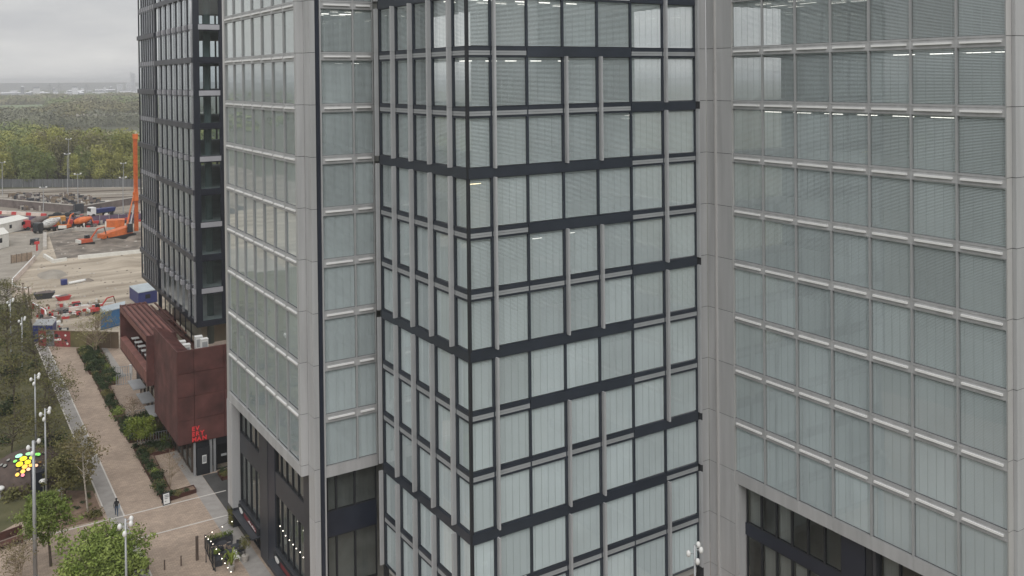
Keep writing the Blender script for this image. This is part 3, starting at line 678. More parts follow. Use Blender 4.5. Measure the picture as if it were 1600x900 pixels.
def tree_meshes(seed, h, trunk, cr, crz, clumps, per, leaf, bark, lm, spread=0.8, up=0.5, stems=1, tr=0.12, limb_r=0.05, csize=0.42):
    rg = random.Random(seed); tb = MB(); cb_ = MB(); cz = trunk + (h-trunk)*0.5; ends = []
    for s_ in range(stems):
        off = Vector((rg.uniform(-0.25, 0.25), rg.uniform(-0.25, 0.25), 0)) if stems > 1 else Vector()
        top = Vector((rg.uniform(-0.25, 0.25)*cr+off.x*3, rg.uniform(-0.25, 0.25)*cr+off.y*3, h*0.86)); mid = Vector((top.x*0.3+off.x, top.y*0.3+off.y, trunk))
        tb.tube(off, mid, tr, tr*0.75, 7); tb.tube(mid, top, tr*0.75, 0.02, 6)
        for c in range(clumps//stems):
            t = rg.random(); a = rg.uniform(0, 6.28); base = mid.lerp(top, t*0.85)
            rad = cr*(1-0.45*abs(2*t-0.8))*rg.uniform(0.45, 1.0)*spread/0.8
            e = base + Vector((math.cos(a)*rad, math.sin(a)*rad, up*rad*rg.uniform(0.3, 1.1)))
            e.z = min(e.z, h*rg.uniform(0.9, 1.0)); k = base.lerp(e, 0.5) + Vector((rg.uniform(-.15, .15)*rad, rg.uniform(-.15, .15)*rad, rg.uniform(0, 0.12)*rad))
            tb.tube(base, k, limb_r*(1-0.5*t), limb_r*0.5, 4, cap=False); tb.tube(k, e, limb_r*0.5, 0.008, 4, cap=False)
            for _ in range(2):
                q_ = k.lerp(e, rg.random()) ; w_ = q_ + Vector((rg.uniform(-1, 1), rg.uniform(-1, 1), rg.uniform(0, 0.8)))*rad*0.3
                tb.tube(q_, w_, limb_r*0.25, 0.006, 3, cap=False); ends.append(w_)
            ends.append(e)
    for e in ends:
        r = cr*csize*rg.uniform(0.6, 1.1); leaves(cb_, e, r, r, r*crz, per, leaf, 0.15, rg)
    return tb.mesh('trunk', bark), cb_.mesh('crown', lm)
def tree(name, label, loc, tm, group=None, rz=0.0, sc=1.0, cat='tree'):
    t = thing(name, label, cat, loc, group, rz); t.scale = (sc, sc, sc)
    local('trunk', tm[0], t)
    if tm[1].polygons: local('crown', tm[1], t)
    return t
# park trees in thin olive leaf, seen from above
PK = [tree_meshes(100+i, 7.5, 2.0, 3.5, 0.7, 40, 12, 0.10, BARK, LEAF_OL, spread=0.95, up=0.45, limb_r=0.07, csize=0.36) for i in range(3)]
spots = [(12.2, 108.5, .8), (7.2, 118.0, .9), (11.6, 126.0, 1.0), (5.0, 129.0, 1.1), (9.0, 138.0, 1.1), (12.6, 148.0, 1.1), (5.2, 150.0, 1.2), (9.5, 160.0, 1.2), (11.8, 173.0, 1.1), (5.0, 171, 1.2), (8, 186, 1.2), (11.6, 192, 1.0), (12.3, 136.0, 0.9), (11.2, 117.0, 0.85)]
where = ['just beyond the honeycomb dome, nearest the birch', 'behind the honeycomb dome', 'beside the granite path level with the rust red planter', 'left of the lamp post at the lawn', 'in the middle of the lawn beyond two lamp posts', 'overhanging the granite path near the mural hoarding', 'at the left edge of the lawn half way to the hoarding', 'beside the small lamp post near the hoarding', 'at the left end of the mural hoarding', 'at the far left of the lawn level with the hoarding', 'beyond the hoarding at the left edge', 'next to the timber posts of the site fence', 'leaning over the path between the two other trees', 'between the dome and the granite path']
for i, ((x, y, s_), w_) in enumerate(zip(spots, where)):
    tree('park_tree', 'thin olive leaved tree ' + w_, (x, y, 0), PK[i % 3], 'olive park trees on the lawn', rz=i*1.3, sc=s_)
tree('round_tree', 'fresh green round headed tree on a clear stem beside the tall lamp post', (8.5, 90.4, 0), tree_meshes(21, 7.6, 2.6, 2.7, 0.9, 64, 44, 0.10, BARK, LEAF_GR, spread=0.9, up=0.5, tr=0.14, csize=0.30), sc=0.92)
tree('spreading_tree', 'broad bright green tree at the bottom edge below the round tree', (10.9, 83.6, 0), tree_meshes(22, 5.4, 1.3, 3.6, 0.7, 80, 44, 0.12, BARK, LEAF_GR, spread=0.95, up=0.35, tr=0.14, csize=0.30), sc=1.0)
tree('spreading_tree', 'bright green tree cut by the bottom edge left of the white headed lamp', (12.4, 80.2, 0), tree_meshes(23, 4.6, 1.2, 2.0, 0.8, 50, 40, 0.11, BARK, LEAF_GR, spread=0.9, up=0.4, csize=0.32))
tree('birch_tree', 'slender pale stemmed birch with sparse leaves beside the path', (13.0, 100.0, 0), tree_meshes(31, 10.5, 3.0, 2.4, 1.0, 44, 12, 0.10, BIRCHB, LEAF_BI, spread=0.8, up=0.5, stems=2, tr=0.09, limb_r=0.035, csize=0.30))
tree('young_tree', 'small yellow green tree in the bed by the rust red building', (20.2, 112.6, 0), tree_meshes(32, 4.6, 1.6, 1.9, 0.9, 40, 40, 0.09, BIRCHB, LEAF_YG, spread=0.9, up=0.45, tr=0.06, csize=0.36))
tree('budding_tree', 'many stemmed budding tree standing before the hoarding', (21.3, 156.6, 0), tree_meshes(33, 8.0, 1.0, 4.0, 0.8, 70, 7, 0.09, TWIG, LEAF_BUD, spread=0.75, up=1.0, stems=3, tr=0.10, limb_r=0.06, csize=0.22))
tree('bare_tree', 'small bare reddish tree in the hedge strip beside the terrace', (20.7, 122.4, 0), tree_meshes(34, 3.8, 0.7, 1.6, 0.8, 40, 3, 0.06, TWIG, mat('leaf_rust', (0.20, 0.12, 0.07)), spread=0.9, up=0.9, stems=3, tr=0.05, limb_r=0.04, csize=0.2))
tree('bare_tree', 'small bare twiggy tree in the front planter beside the A board', (20.8, 101.0, 0), tree_meshes(35, 4.4, 0.9, 1.5, 0.8, 40, 2, 0.05, TWIG, MATS['leaf_rust'], spread=0.9, up=0.9, stems=2, tr=0.05, limb_r=0.035, csize=0.2))
tree('bare_shrub', 'leggy bare shrub with tan seed heads at the bottom left corner', (5.9, 89.0, 0), tree_meshes(36, 3.9, 0.6, 2.0, 0.8, 60, 5, 0.07, TWIG, LEAF_BI, spread=0.9, up=1.0, stems=4, tr=0.05, limb_r=0.04, csize=0.22), cat='shrub')
tree('park_tree', 'grey green bushy tree between the dome and the birch', (11.2, 104.6, 0), tree_meshes(37, 5.6, 0.8, 2.5, 0.9, 50, 30, 0.11, BARK, LEAF_OL, spread=0.9, up=0.5, csize=0.4))
# shrubs
def shrub_mesh(seed, n, leaf, lm):
    rg = random.Random(seed); b = MB()
    for _ in range(9): leaves(b, (rg.uniform(-.5, .5), rg.uniform(-.5, .5), rg.uniform(.15, .6)), .42, .42, .38, n, leaf, 0.5, rg)
    return b.mesh('foliage', lm)
SH = [shrub_mesh(60+i, 28, 0.085, LEAF_DK) for i in range(4)] + [shrub_mesh(70, 24, 0.09, LEAF_OL), shrub_mesh(71, 24, 0.08, LEAF_GR)]
def shrub(label, x, y, k, s_, z=0.35, group='evergreen shrubs in the planters'):
    o = put('shrub', SH[k], None, (x, y, z)); o.scale = (s_, s_, s_*0.9); o.rotation_euler = (0, 0, random.uniform(0, 6.28)); return tag(o, label, 'shrub', group)
def planter(label, poly, h=0.42, t=0.06, kind_m=CORTP):
    p = thing('planter', label, 'planter', (poly[0][0], poly[0][1], 0), 'rust red steel planters')
    n_ = len(poly); cx = sum(q_[0] for q_ in poly)/n_; cy = sum(q_[1] for q_ in poly)/n_
    for i in range(n_):
        a = Vector((*poly[i], 0)); b_ = Vector((*poly[(i+1) % n_], 0)); d = (b_-a).normalized(); nn = Vector((d.y, -d.x, 0))
        if nn.dot(a-Vector((cx, cy, 0))) < 0: nn = -nn
        m = MB(); m.prism([tuple((a+nn*0)[:2]), tuple((b_+nn*0)[:2]), tuple((b_-nn*t)[:2]), tuple((a-nn*t)[:2])], 0, h+0.003*i); m.build('edge_plate', kind_m, p)
    m = MB(); m.prism([(cx+(x-cx)*0.985, cy+(y-cy)*0.985) for x, y in poly], 0, h-0.08); m.build('soil', MULCH, p)
    return p
PL = [('long rust red planter of dark shrubs nearest the mural hoarding', [(19.25, 146.2), (22.3, 145.8), (22.6, 159.3), (19.25, 160.4)], 1.15, 0),
      ('rust red planter of dark shrubs at the gap by the slatted railing', [(19.4, 139.6), (21.6, 139.4), (22.2, 144.6), (19.4, 145.2)], 1.0, 1),
      ('narrow rust red hedge planter along the brick path beside the terrace', [(19.3, 124.6), (20.5, 124.6), (20.8, 138.8), (19.3, 138.8)], 1.15, 2),
      ('rust red planter holding the yellow green tree', [(19.4, 115.9), (23.6, 115.2), (23.9, 123.0), (19.4, 123.6)], 1.15, 3),
      ('rust red planter beside the cinema side wall', [(19.5, 110.4), (23.4, 110.4), (23.5, 113.4), (19.5, 113.8)], 1.1, 0),
      ('narrow rust red planter running to the A board', [(19.45, 98.3), (20.6, 98.3), (21.0, 110.0), (19.45, 110.2)], 1.15, 1),
      ('low rust red planter at the front corner of the terrace', [(19.6, 97.5), (22.9, 98.0), (22.9, 99.2), (20.7, 99.0), (19.6, 98.2)], 0.8, 2),
      ('long low rust red planter at the cinema entrance', [(25.9, 99.4), (30.5, 99.4), (30.5, 101.2), (25.9, 101.2)], 0.8, 3)]
for lab, poly, s_, k in PL:
    planter(lab, poly)
    xs = [p[0] for p in poly]; ys_ = [p[1] for p in poly]; x0, x1, y0, y1_ = min(xs), max(xs), min(ys_), max(ys_); y = y0+0.5
    while y < y1_-0.2:
        x = x0+0.5
        while x < x1-0.25:
            if random.random() < 0.85: shrub('leafy shrub in the ' + lab.replace(' of dark shrubs', '').replace('rust red ', ''), x+random.uniform(-.2, .2), y+random.uniform(-.2, .2), random.choice((0, 1, 2, 3, 0, 1, 4, 5)), s_*random.uniform(.7, 1.15), group='shrubs of the ' + lab.replace('rust red ', '')); x += 0.95
        y += 1.0
for x, y, s_ in ((13.0, 97.9, 1.3),): shrub('round grey green bush at the foot of the birch', x, y, 4, s_, 0.05, None)
for i, (x, y) in enumerate([(12.2+random.uniform(-1.6, 1.4), 99+random.uniform(-1.2, 5)) for _ in range(22)]): shrub('small dark plant dotted over the bark bed', x, y, random.choice((0, 4)), random.uniform(.2, .45), 0.03, 'small plants dotted over the bark bed')
for i in range(26): shrub('low olive undergrowth shrub on the park lawn', random.uniform(2, 13.2), random.uniform(106, 200), random.choice((0, 1, 4, 4)), random.uniform(1.2, 2.4), 0.0, 'undergrowth shrubs on the park lawn')

# woods beyond the railway: individual trees in front, one mass behind
WT = []
for i in range(6):
    rg = random.Random(300+i); tb = MB(); tb.tube((0, 0, 0), (0, 0, 9), 0.35, 0.15, 6)
    for k in range(6):
        a = k*1.05+rg.random(); tb.tube((0, 0, 4+k*0.7), (3*math.cos(a), 3*math.sin(a), 9+k*0.8), 0.15, 0.04, 4)
    c = MB()
    for k in range(26):
        a = rg.uniform(0, 6.28); t = rg.random(); rr = 5.6*math.sqrt(rg.random())*(1.0-0.5*t); z = 4.0+t*12.5
        leaves(c, (rr*math.cos(a), rr*math.sin(a), z), 2.7, 2.7, 2.3, 90, 0.25, 0.85, rg, 0.7, 0.4)
    WT.append((tb.mesh('trunk', BARK), c.mesh('crown', (WOOD_A, WOOD_B, WOOD_A, WOOD_B, WOOD_C, WOOD_A)[i])))
rg = random.Random(5)
for row in range(5):
    for j in range(17):
        t = (j+rg.uniform(-0.3, 0.3))/16.0
        x = 8+t*92; y = 440-t*52 + row*15 + rg.uniform(-5, 5)
        kk = rg.randrange(6); tree('woodland_tree', ('yellow olive', 'mid green', 'yellow olive', 'mid green', 'brownish', 'yellow olive')[kk] + ' tree in the ' + ('front row of the wood behind the palisade fence', 'second row of the wood behind the palisade fence', 'third row of the wood behind the palisade fence', 'fourth row of the wood behind the palisade fence', 'fifth row of the wood behind the palisade fence')[row], (x, y, 0), WT[kk], 'trees along the front edge of the wood', rz=rg.uniform(0, 6), sc=rg.uniform(0.85, 1.25)*(0.8 if row == 0 else 1.0))
def wood(name, n, y0, y1_, xa, xb, r0, per, m, seed, leaf=0.06, gap=0.95):
    rg = random.Random(seed); b = MB(); got = []
    for _ in range(n*4):
        if len(got) >= n: break
        y = math.sqrt(rg.uniform(y0*y0, y1_*y1_)); x = y*rg.uniform(xa, xb); r = r0*rg.uniform(0.55, 1.3)
        if 1230 < y < 1990 and x/y < 0.105 and xa >= 0: continue
        if (72 < x < 165 and 680 < y < 900) or (990 < y < 1110 and x > 120): continue
        if any((x-u)**2+(y-v)**2 < (gap*0.5*(r+w))**2 for u, v, w in WOODS): continue
        WOODS.append((x, y, r)); got.append(r); h = min(14.0, r*0.9)*rg.uniform(0.7, 1.15)
        k = int(per*(r/r0)**2); leaves(b, (x, y, 3.0), r, r, h, k, r0*leaf, 0.92, rg, 0.8, 0.28)
        for _ in range(5):
            a = rg.uniform(0, 6.28); leaves(b, (x+r*0.6*math.cos(a), y+r*0.6*math.sin(a), 3.0+h*0.45), r*0.45, r*0.45, h*0.55, k//9, r0*leaf, 0.9, rg, 0.8, 0.3)
    return tag(b.build(name, m), kind='stuff')
WOODS = []
wood('woodland', 90, 478, 760, 0.0, 0.25, 9.0, 330, WOOD_A, 1)
wood('woodland', 90, 478, 900, 0.0, 0.25, 10.0, 330, WOOD_B, 2)
wood('woodland', 110, 800, 1160, 0.0, 0.25, 11.0, 320, WOOD_D, 3)
wood('woodland', 110, 1000, 1500, 0.02, 0.23, 17.0, 360, WOOD_C, 4)
wood('woodland', 110, 1050, 1900, 0.02, 0.23, 19.0, 360, WOOD_B, 9)
wood('woodland', 150, 1600, 2350, 0.03, 0.22, 21.0, 330, WOOD_C, 5)
wood('woodland', 120, 1950, 2400, 0.03, 0.22, 16.0, 240, WOOD_B, 10)
wood('woodland', 160, 2500, 4200, 0.0, 0.24, 9.0, 50, WOOD_B, 6, leaf=0.12)
wood('woodland', 300, 300, 2600, -1.3, -0.02, 13.0, 90, WOOD_B, 8, leaf=0.13)

# ------------------------------------------------------------------ far town
HZW = mat('town_pale', (0.78, 0.79, 0.82), rough=0.8, rnd=0.15, var=0.05); HZD = mat('town_grey', (0.2, 0.21, 0.23), rough=0.8, rnd=0.3); HZG = mat('town_window', (0.40, 0.42, 0.46), rough=0.4)
tw = thing('distant_tower', 'pale high rise tower standing alone on the hazy skyline', 'tower block', (600, 3412, 0))
MB().box(593, 607, 3405, 3419, 0, 72).build('wall', HZW, tw); MB().box(591, 594, 3404, 3410, 0, 77).build('stair_tower', HZW, tw)
for i in range(22): MB().box(594.4, 606, 3404.7, 3404.95, 4+i*3.05, 5.6+i*3.05).build('window_band', HZG, tw)
for lab, x0, x1, z in (('lower pale slab block beside the skyline tower', 578, 591, 38), ('broad grey block left of the skyline tower', 548, 566, 33), ('short pale block right of the skyline tower', 609, 618, 24)):
    t = thing('distant_building', lab, 'building', (x0, 3400, 0)); MB().box(x0, x1, 3400, 3412, 0, z).build('wall', HZW, t)
    for i in range(int(z/5)): MB().box(x0+0.8, x1-0.8, 3399.7, 3399.95, 3+i*5, 5.2+i*5).build('window_band', HZG, t)
rg = random.Random(11)
for i in range(95):
    y = rg.uniform(2300, 3900); x = y*rg.uniform(0.055, 0.205); w = rg.uniform(8, 40); h = rg.uniform(5, 14) if rg.random() < 0.85 else rg.uniform(18, 30)
    t = thing('distant_building', 'small building in the hazy town below the skyline', 'building', (x, y, 0), 'small buildings of the far off town')
    pale = rg.random() < 0.5
    MB().box(x, x+w*(0.4 if h > 15 else 1), y, y+10, 0, h).build('wall', HZW if pale else HZD, t); MB().hull8([(x-.5, y-.5, h), (x+w*(0.4 if h > 15 else 1)+.5, y-.5, h), (x+w*(0.4 if h > 15 else 1)+.5, y+10.5, h), (x-.5, y+10.5, h)], [(x+1, y+4, h+2.5), (x+w*(0.4 if h > 15 else 1)-1, y+4, h+2.5), (x+w*(0.4 if h > 15 else 1)-1, y+6, h+2.5), (x+1, y+6, h+2.5)]).build('roof', HZD if pale else HZW, t)
for i, (x, y, h) in enumerate(((255, 2560, 40), (292, 2700, 42), (345, 2600, 38))):
    t = thing('pylon', 'thin lattice electricity pylon in the far off town', 'pylon', (x, y, 0), 'pylons in the far off town')
    b = MB()
    for sx in (-1, 1): b.tube((x+sx*4, y, 0), (x+sx*0.6, y, h), 0.4, 0.2, 4)
    b.build('pylon_legs', HZD, t)
    for z in (h*0.7, h*0.83): MB().box(x-7, x+7, y-.2, y+.2, z, z+0.6).build('cross_arm', HZD, t)
vd = thing('viaduct', 'long grey road viaduct crossing the wood', 'bridge', (130, 1080, 0))
MB().hull8([(120, 1085, 6), (260, 1020, 6), (260, 1032, 6), (120, 1097, 6)], [(120, 1085, 8), (260, 1020, 8), (260, 1032, 8), (120, 1097, 8)]).build('deck', CONC, vd)
for i in range(8):
    x = 124+i*17; y = 1090-i*7.9; MB().box(x-0.8, x+0.8, y-1, y+1, 0, 6).build('pier', CONC, vd)
# ------------------------------------------------------------------ lamp posts
def lamp_post(label, x, y, h, heads, r=0.09, group='lamp posts with white heads'):
    t = thing('lamp_post', label, 'lamp post', (x, y, 0), group)
    MB().tube((x, y, 0), (x, y, h), r*1.25, r*0.8, 10).build('pole', STEEL, t, smooth=True)
    MB().tube((x, y, 0), (x, y, 0.5), r*1.8, r*1.6, 10).build('pole_base', STEEL, t)
    for a, z in heads:
        c = Vector((x+0.34*math.cos(a), y+0.34*math.sin(a), h-z))
        b = MB().tube((x, y, h-z-0.1), c, 0.03, 0.03, 5).build('arm', STEEL, t)
        MB().ball(c+Vector((0.1*math.cos(a), 0.1*math.sin(a), -0.05)), 0.17, 0.17, 0.24, 10, 6).build('lamp_head', WHITE, t, smooth=True)
HD = [(0.2, 0.1), (2.6, 0.55), (4.4, 0.9), (5.6, 0.3)]
for lab, x, y, h in (('slim grey lamp post behind the honeycomb dome with its top above the lawn', 9.6, 116.1, 10), ('slim grey lamp post just right of the dome entrance', 9.4, 103.3, 10), ('tall thick grey lamp post in front of the dome reaching the bottom edge', 7.1, 88.3, 12.2), ('grey lamp post with three white heads in front of the cross paving line', 12.05, 74.0, 9.9), ('lamp post at the far end of the lawn near the mural hoarding', 11.3, 156.3, 7.5), ('lamp post farthest back among the olive trees', 10.4, 166.0, 8.5), ('lamp post with white heads in front of the clad corner beside the dark shop glazing', 44.9, 47.2, 10.0), ('lamp post whose top shows at the bottom edge under the glazed tower', 32.2, 51.0-0.9, 10.1)):
    lamp_post(lab, x, y, h, HD if h < 12 else HD[:3], 0.09 if h < 12 else 0.15)
for i, (x, y) in enumerate(((10.9, 104.2), (9.5, 107.4), (5.6, 107.9))):
    t = thing('garden_lamp', ('white rounded garden lamp in the trees left of the birch', 'white rounded garden lamp at the right foot of the dome', 'white rounded garden lamp at the left edge before the dome')[i], 'garden lamp', (x, y, 0))
    MB().tube((x, y, 0), (x, y, 0.9), 0.05, 0.05, 6).build('post', STEEL, t); MB().ball((x, y, 1.1), 0.42, 0.42, 0.25, 10, 6).build('lamp_head', WHITE, t, smooth=True)

# ------------------------------------------------------------------ honeycomb dome
dm = thing('honeycomb_dome', 'brown domed shelter with glowing yellow, green and orange round windows', 'pavilion', (8.3, 111.6, 0))
MB().ball((8.3, 111.6, 0), 4.05, 4.05, 3.1, 24, 8, z_from=0).build('shell', mat('dome_brown', (0.085, 0.06, 0.05), rough=0.75, var=0.25, scale=1.2), dm, smooth=True)
COLS = {'teal': (0.35, 0.75, 0.5), 'ltgreen': (0.3, 0.65, 0.3), 'green': (0.2, 0.65, 0.12), 'yellow': (0.95, 0.72, 0.02), 'lime': (0.6, 0.8, 0.05), 'orange': (0.95, 0.5, 0.06), 'peach': (0.95, 0.5, 0.3), 'brownor': (0.25, 0.14, 0.05), 'pink': (0.8, 0.2, 0.25), 'grey': (0.3, 0.3, 0.27)}
for k_, v_ in COLS.items(): mat('disc_'+k_, v_, rough=0.3, var=0.03, emit=v_, es=0.0 if k_ in ('grey', 'brownor') else 0.75)
for nm, x, y, z, w in (('teal',7.52,110.70,3.01,0.82),('ltgreen',8.43,110.60,3.05,0.69),('green',9.26,110.33,2.90,0.64),('yellow',7.89,109.99,2.88,0.82),('lime',8.69,109.85,2.83,0.64),('green',7.13,110.04,2.77,0.45),('yellow',8.24,109.38,2.65,0.68),('yellow',7.48,109.41,2.59,0.77),('orange',7.93,108.96,2.39,0.63),('orange',8.47,108.95,2.40,0.45),('peach',8.98,108.89,2.30,0.41),('brownor',9.36,109.21,2.43,0.36),('peach',8.23,108.62,2.17,0.43),('orange',7.72,108.58,2.08,0.52),('orange',7.21,108.51,1.90,0.45),('pink',7.69,108.30,1.81,0.40),('grey',6.19,110.21,2.48,0.45),('grey',6.55,110.80,2.78,0.41),('grey',5.90,110.71,2.46,0.36),('grey',9.86,110.66,2.82,0.37),('grey',9.73,108.94,2.13,0.32),('brownor',8.88,109.30,2.57,0.35),('brownor',7.29,108.94,2.26,0.36)):
    c = Vector((x, y, z)); n_ = Vector(((x-8.3)/16.4, (y-111.6)/16.4, z/9.6)).normalized(); c = Vector((8.3, 111.6, 0)) + (c-Vector((8.3, 111.6, 0)))*1.005
    rim = MB().tube(c-n_*0.1, c+n_*0.05, w*0.5, w*0.5, 12).build('window_rim', BLKTRIM, dm)
    o = MB().tube(c-n_*0.05, c+n_*0.07, w*0.44, w*0.44, 12).build('round_window', MATS['disc_'+nm], dm)
    if nm in ('yellow', 'orange', 'green'): o['label'] = f'glowing {nm} round window'
MB().hull8([(8.4, 107.3, 0), (10.0, 107.6, 0), (10.0, 109.5, 0), (8.4, 109.3, 0)], [(8.4, 107.3, 2.1), (10.0, 107.6, 2.1), (10.0, 109.5, 2.1), (8.4, 109.3, 2.1)]).build('entrance', mat('entrance_dark', (0.008, 0.011, 0.02)), dm)
bench = thing('park_bench', 'long brown timber bench at the left edge below the dome', 'bench', (5.5, 96.5, 0))
MB().hull8([(3.5, 95.4, 0.38), (6.9, 96.4, 0.38), (6.8, 97.3, 0.38), (3.4, 96.3, 0.38)], [(3.5, 95.4, 0.46), (6.9, 96.4, 0.46), (6.8, 97.3, 0.46), (3.4, 96.3, 0.46)]).build('seat', CORTP, bench)
MB().hull8([(3.4, 96.9, 0.3), (6.8, 97.9, 0.3), (6.77, 98.0, 0.3), (3.37, 97.0, 0.3)], [(3.4, 96.9, 1.05), (6.8, 97.9, 1.05), (6.77, 98.0, 1.05), (3.37, 97.0, 1.05)]).build('backrest', CORTP, bench)
for i in range(4):
    x = 3.7+i*1.0; y = 95.55+i*0.29; MB().box(x-.06, x+.06, y, y+0.9, 0, 0.38).build('leg', CORTP, bench)

# ------------------------------------------------------------------ person walking on the granite path
def person(loc, rz):
    V = []; E_ = []; Rr = []
    def j(p, r, par=None):
        V.append(p); Rr.append(r)
        if par is not None: E_.append((par, len(V)-1))
        return len(V)-1
    pel = j((0, 0, .95), .165); wa = j((0, .01, 1.10), .15, pel); ch = j((0, .02, 1.32), .175, wa); nk = j((0, .03, 1.47), .055, ch); hd = j((0, .05, 1.58), .085, nk); tp = j((0, .04, 1.70), .08, hd)
    for s_, st in ((-1, .18), (1, -.22)):
        hip = j((s_*.09, 0, .90), .11, pel); kn = j((s_*.10, st*.55+.05, .50), .075, hip); an = j((s_*.10, st-.03, .09), .042, kn); j((s_*.11, st+.12, .04), .036, an)
        sh = j((s_*.17, .02, 1.39), .075, ch); el = j((s_*.235, -st*.35, 1.12), .043, sh); wr = j((s_*.22, -st*.8+.08, .92), .032, el); pm = j((s_*.22, -st*.9+.10, .86), .034, wr)
        for k in range(4): f1 = j((s_*.22+(k-1.5)*.019, -st*.9+.125, .82-.004*k), .010, pm); j((s_*.22+(k-1.5)*.019, -st*.9+.125+.01, .775+.005*abs(k-1.5)), .008, f1)
        j((s_*.19, -st*.9+.15, .835), .010, pm)
    me = bpy.data.meshes.new('body'); me.from_pydata(V, E_, [])
    t = thing('person', 'person in dark jacket and blue jeans walking away along the granite path', 'person', loc, None, rz)
    o = local('body', me, t); sk = o.modifiers.new('skin', 'SKIN'); sk.use_smooth_shade = True
    for i, r in enumerate(Rr): me.skin_vertices[0].data[i].radius = (r, r*0.9)
    me.skin_vertices[0].data[0].use_root = True
    ss = o.modifiers.new('sub', 'SUBSURF'); ss.levels = 1; ss.render_levels = 1
    dg = bpy.context.evaluated_depsgraph_get(); m2 = bpy.data.meshes.new_from_object(o.evaluated_get(dg)); o.modifiers.clear(); o.data = m2; m2.name = 'body'
    SK = mat('skin', (0.35, 0.2, 0.14)); JK = mat('jacket_dark', (0.02, 0.022, 0.026), rough=0.8); JN = mat('jeans', (0.06, 0.09, 0.14), rough=0.9); HR = mat('hair_dark', (0.012, 0.01, 0.009))
    m2.materials.clear()
    for m in (SK, JK, JN, RUBB): m2.materials.append(m)
    for p in m2.polygons:
        z = p.center.z; x = abs(p.center.x)
        p.material_index = 3 if z < .1 else (2 if (z < .98 and x < .2) else (1 if z < 1.49 and z > .89 else 0))
        p.use_smooth = True
    hb = MB(); hb.ball((0, .02, 1.66), .108, .115, .11, 10, 6, z_from=-0.4); hb.box(-.07, .07, -.10, -.05, 1.42, 1.68); local('hair', hb.mesh('hair', HR, True), t)
    fb = MB()
    for s_ in (-1, 1): fb.ball((s_*.032, .135, 1.61), .012); fb.ball((s_*.092, .045, 1.60), .02, .012, .03)
    fb.hull8([(-.012, .13, 1.555), (.012, .13, 1.555), (.012, .155, 1.56), (-.012, .155, 1.56)], [(-.006, .125, 1.61), (.006, .125, 1.61), (.006, .135, 1.61), (-.006, .135, 1.61)]); fb.box(-.025, .025, .125, .137, 1.525, 1.535)
    local('face', fb.mesh('face', SK), t)
    bg_ = MB().hull8([(.2, -.12, .75), (.32, -.12, .75), (.32, .2, .75), (.2, .2, .75)], [(.22, -.08, 1.05), (.3, -.08, 1.05), (.3, .16, 1.05), (.22, .16, 1.05)])
    b = thing('shoulder_bag', 'pale blue bag at the walking person\'s side', 'bag', loc, None, rz); local('pouch', bg_.mesh('pouch', mat('bag_blue', (0.22, 0.3, 0.38))), b)
    st_ = MB(); st_.tube((.25, .0, 1.05), (.14, .02, 1.42), .012, .012, 4); local('strap', st_.mesh('strap', RUBB), b)
person((15.02, 97.2, 0.03), R(-12))

# ------------------------------------------------------------------ plaza furniture
def post(name, label, x, y, h, w, m=BRONZE, group=None):
    t = thing(name, label, 'bollard' if name == 'bollard' else 'post', (x, y, 0), group)
    MB().box(x-w/2, x+w/2, y-w/2, y+w/2, 0, h).build('shaft', m, t); MB().box(x-w/2-.015, x+w/2+.015, y-w/2-.015, y+w/2+.015, h, h+.03).build('cap', m, t)
post('marker_post', 'tall square bronze marker post on the plaza by the cafe screens', 19.65, 84.2, 2.1, 0.22)
post('bollard', 'thin bronze bollard nearest the tall marker post', 18.22, 84.0, 0.85, 0.10, group='bronze bollards across the plaza')
post('bollard', 'thin bronze bollard in the middle of the row', 16.84, 84.1, 0.85, 0.10, group='bronze bollards across the plaza')
post('bollard', 'thick bronze bollard by the granite path', 15.4, 84.4, 1.25, 0.2, group='bronze bollards across the plaza')
post('bollard', 'thin bronze bollard at the left end behind the thick one', 15.65, 84.9, 0.85, 0.10, group='bronze bollards across the plaza')
ab = thing('a_board', 'white A board sign in a black frame at the corner of the planter', 'sign', (19.72, 97.15, 0))
def ab_leaf(s_):
    return [(19.32, 97.15+s_*.30, 0), (20.1, 97.15+s_*.22+.0, 0)]
for s_ in (-1, 1):
    b = MB(); b.hull8([(19.32, 97.15+s_*.32, .03), (20.08, 97.25+s_*.32, .03), (20.08, 97.29+s_*.32, .03), (19.32, 97.19+s_*.32, .03)], [(19.32, 97.15+s_*.03, 1.15), (20.08, 97.25+s_*.03, 1.15), (20.08, 97.29+s_*.03, 1.15), (19.32, 97.19+s_*.03, 1.15)]); b.build('frame', BLKTRIM, ab)
b = MB(); b.hull8([(19.40, 96.80, .14), (20.0, 96.88, .14), (20.0, 96.90, .14), (19.40, 96.82, .14)], [(19.40, 97.06, 1.08), (20.0, 97.14, 1.08), (20.0, 97.16, 1.08), (19.40, 97.08, 1.08)]); pn = b.build('panel', WHITE, ab)
for i, (z, wd) in enumerate(((.92, .4), (.78, .44), (.62, .3), (.36, .14))):
    yy = 96.80+(z-.14)*.277; b = MB(); b.box(19.50, 19.50+wd, yy-.012, yy+.04, z, z+.07); b.build('print', MATS['poster_grey'], pn)
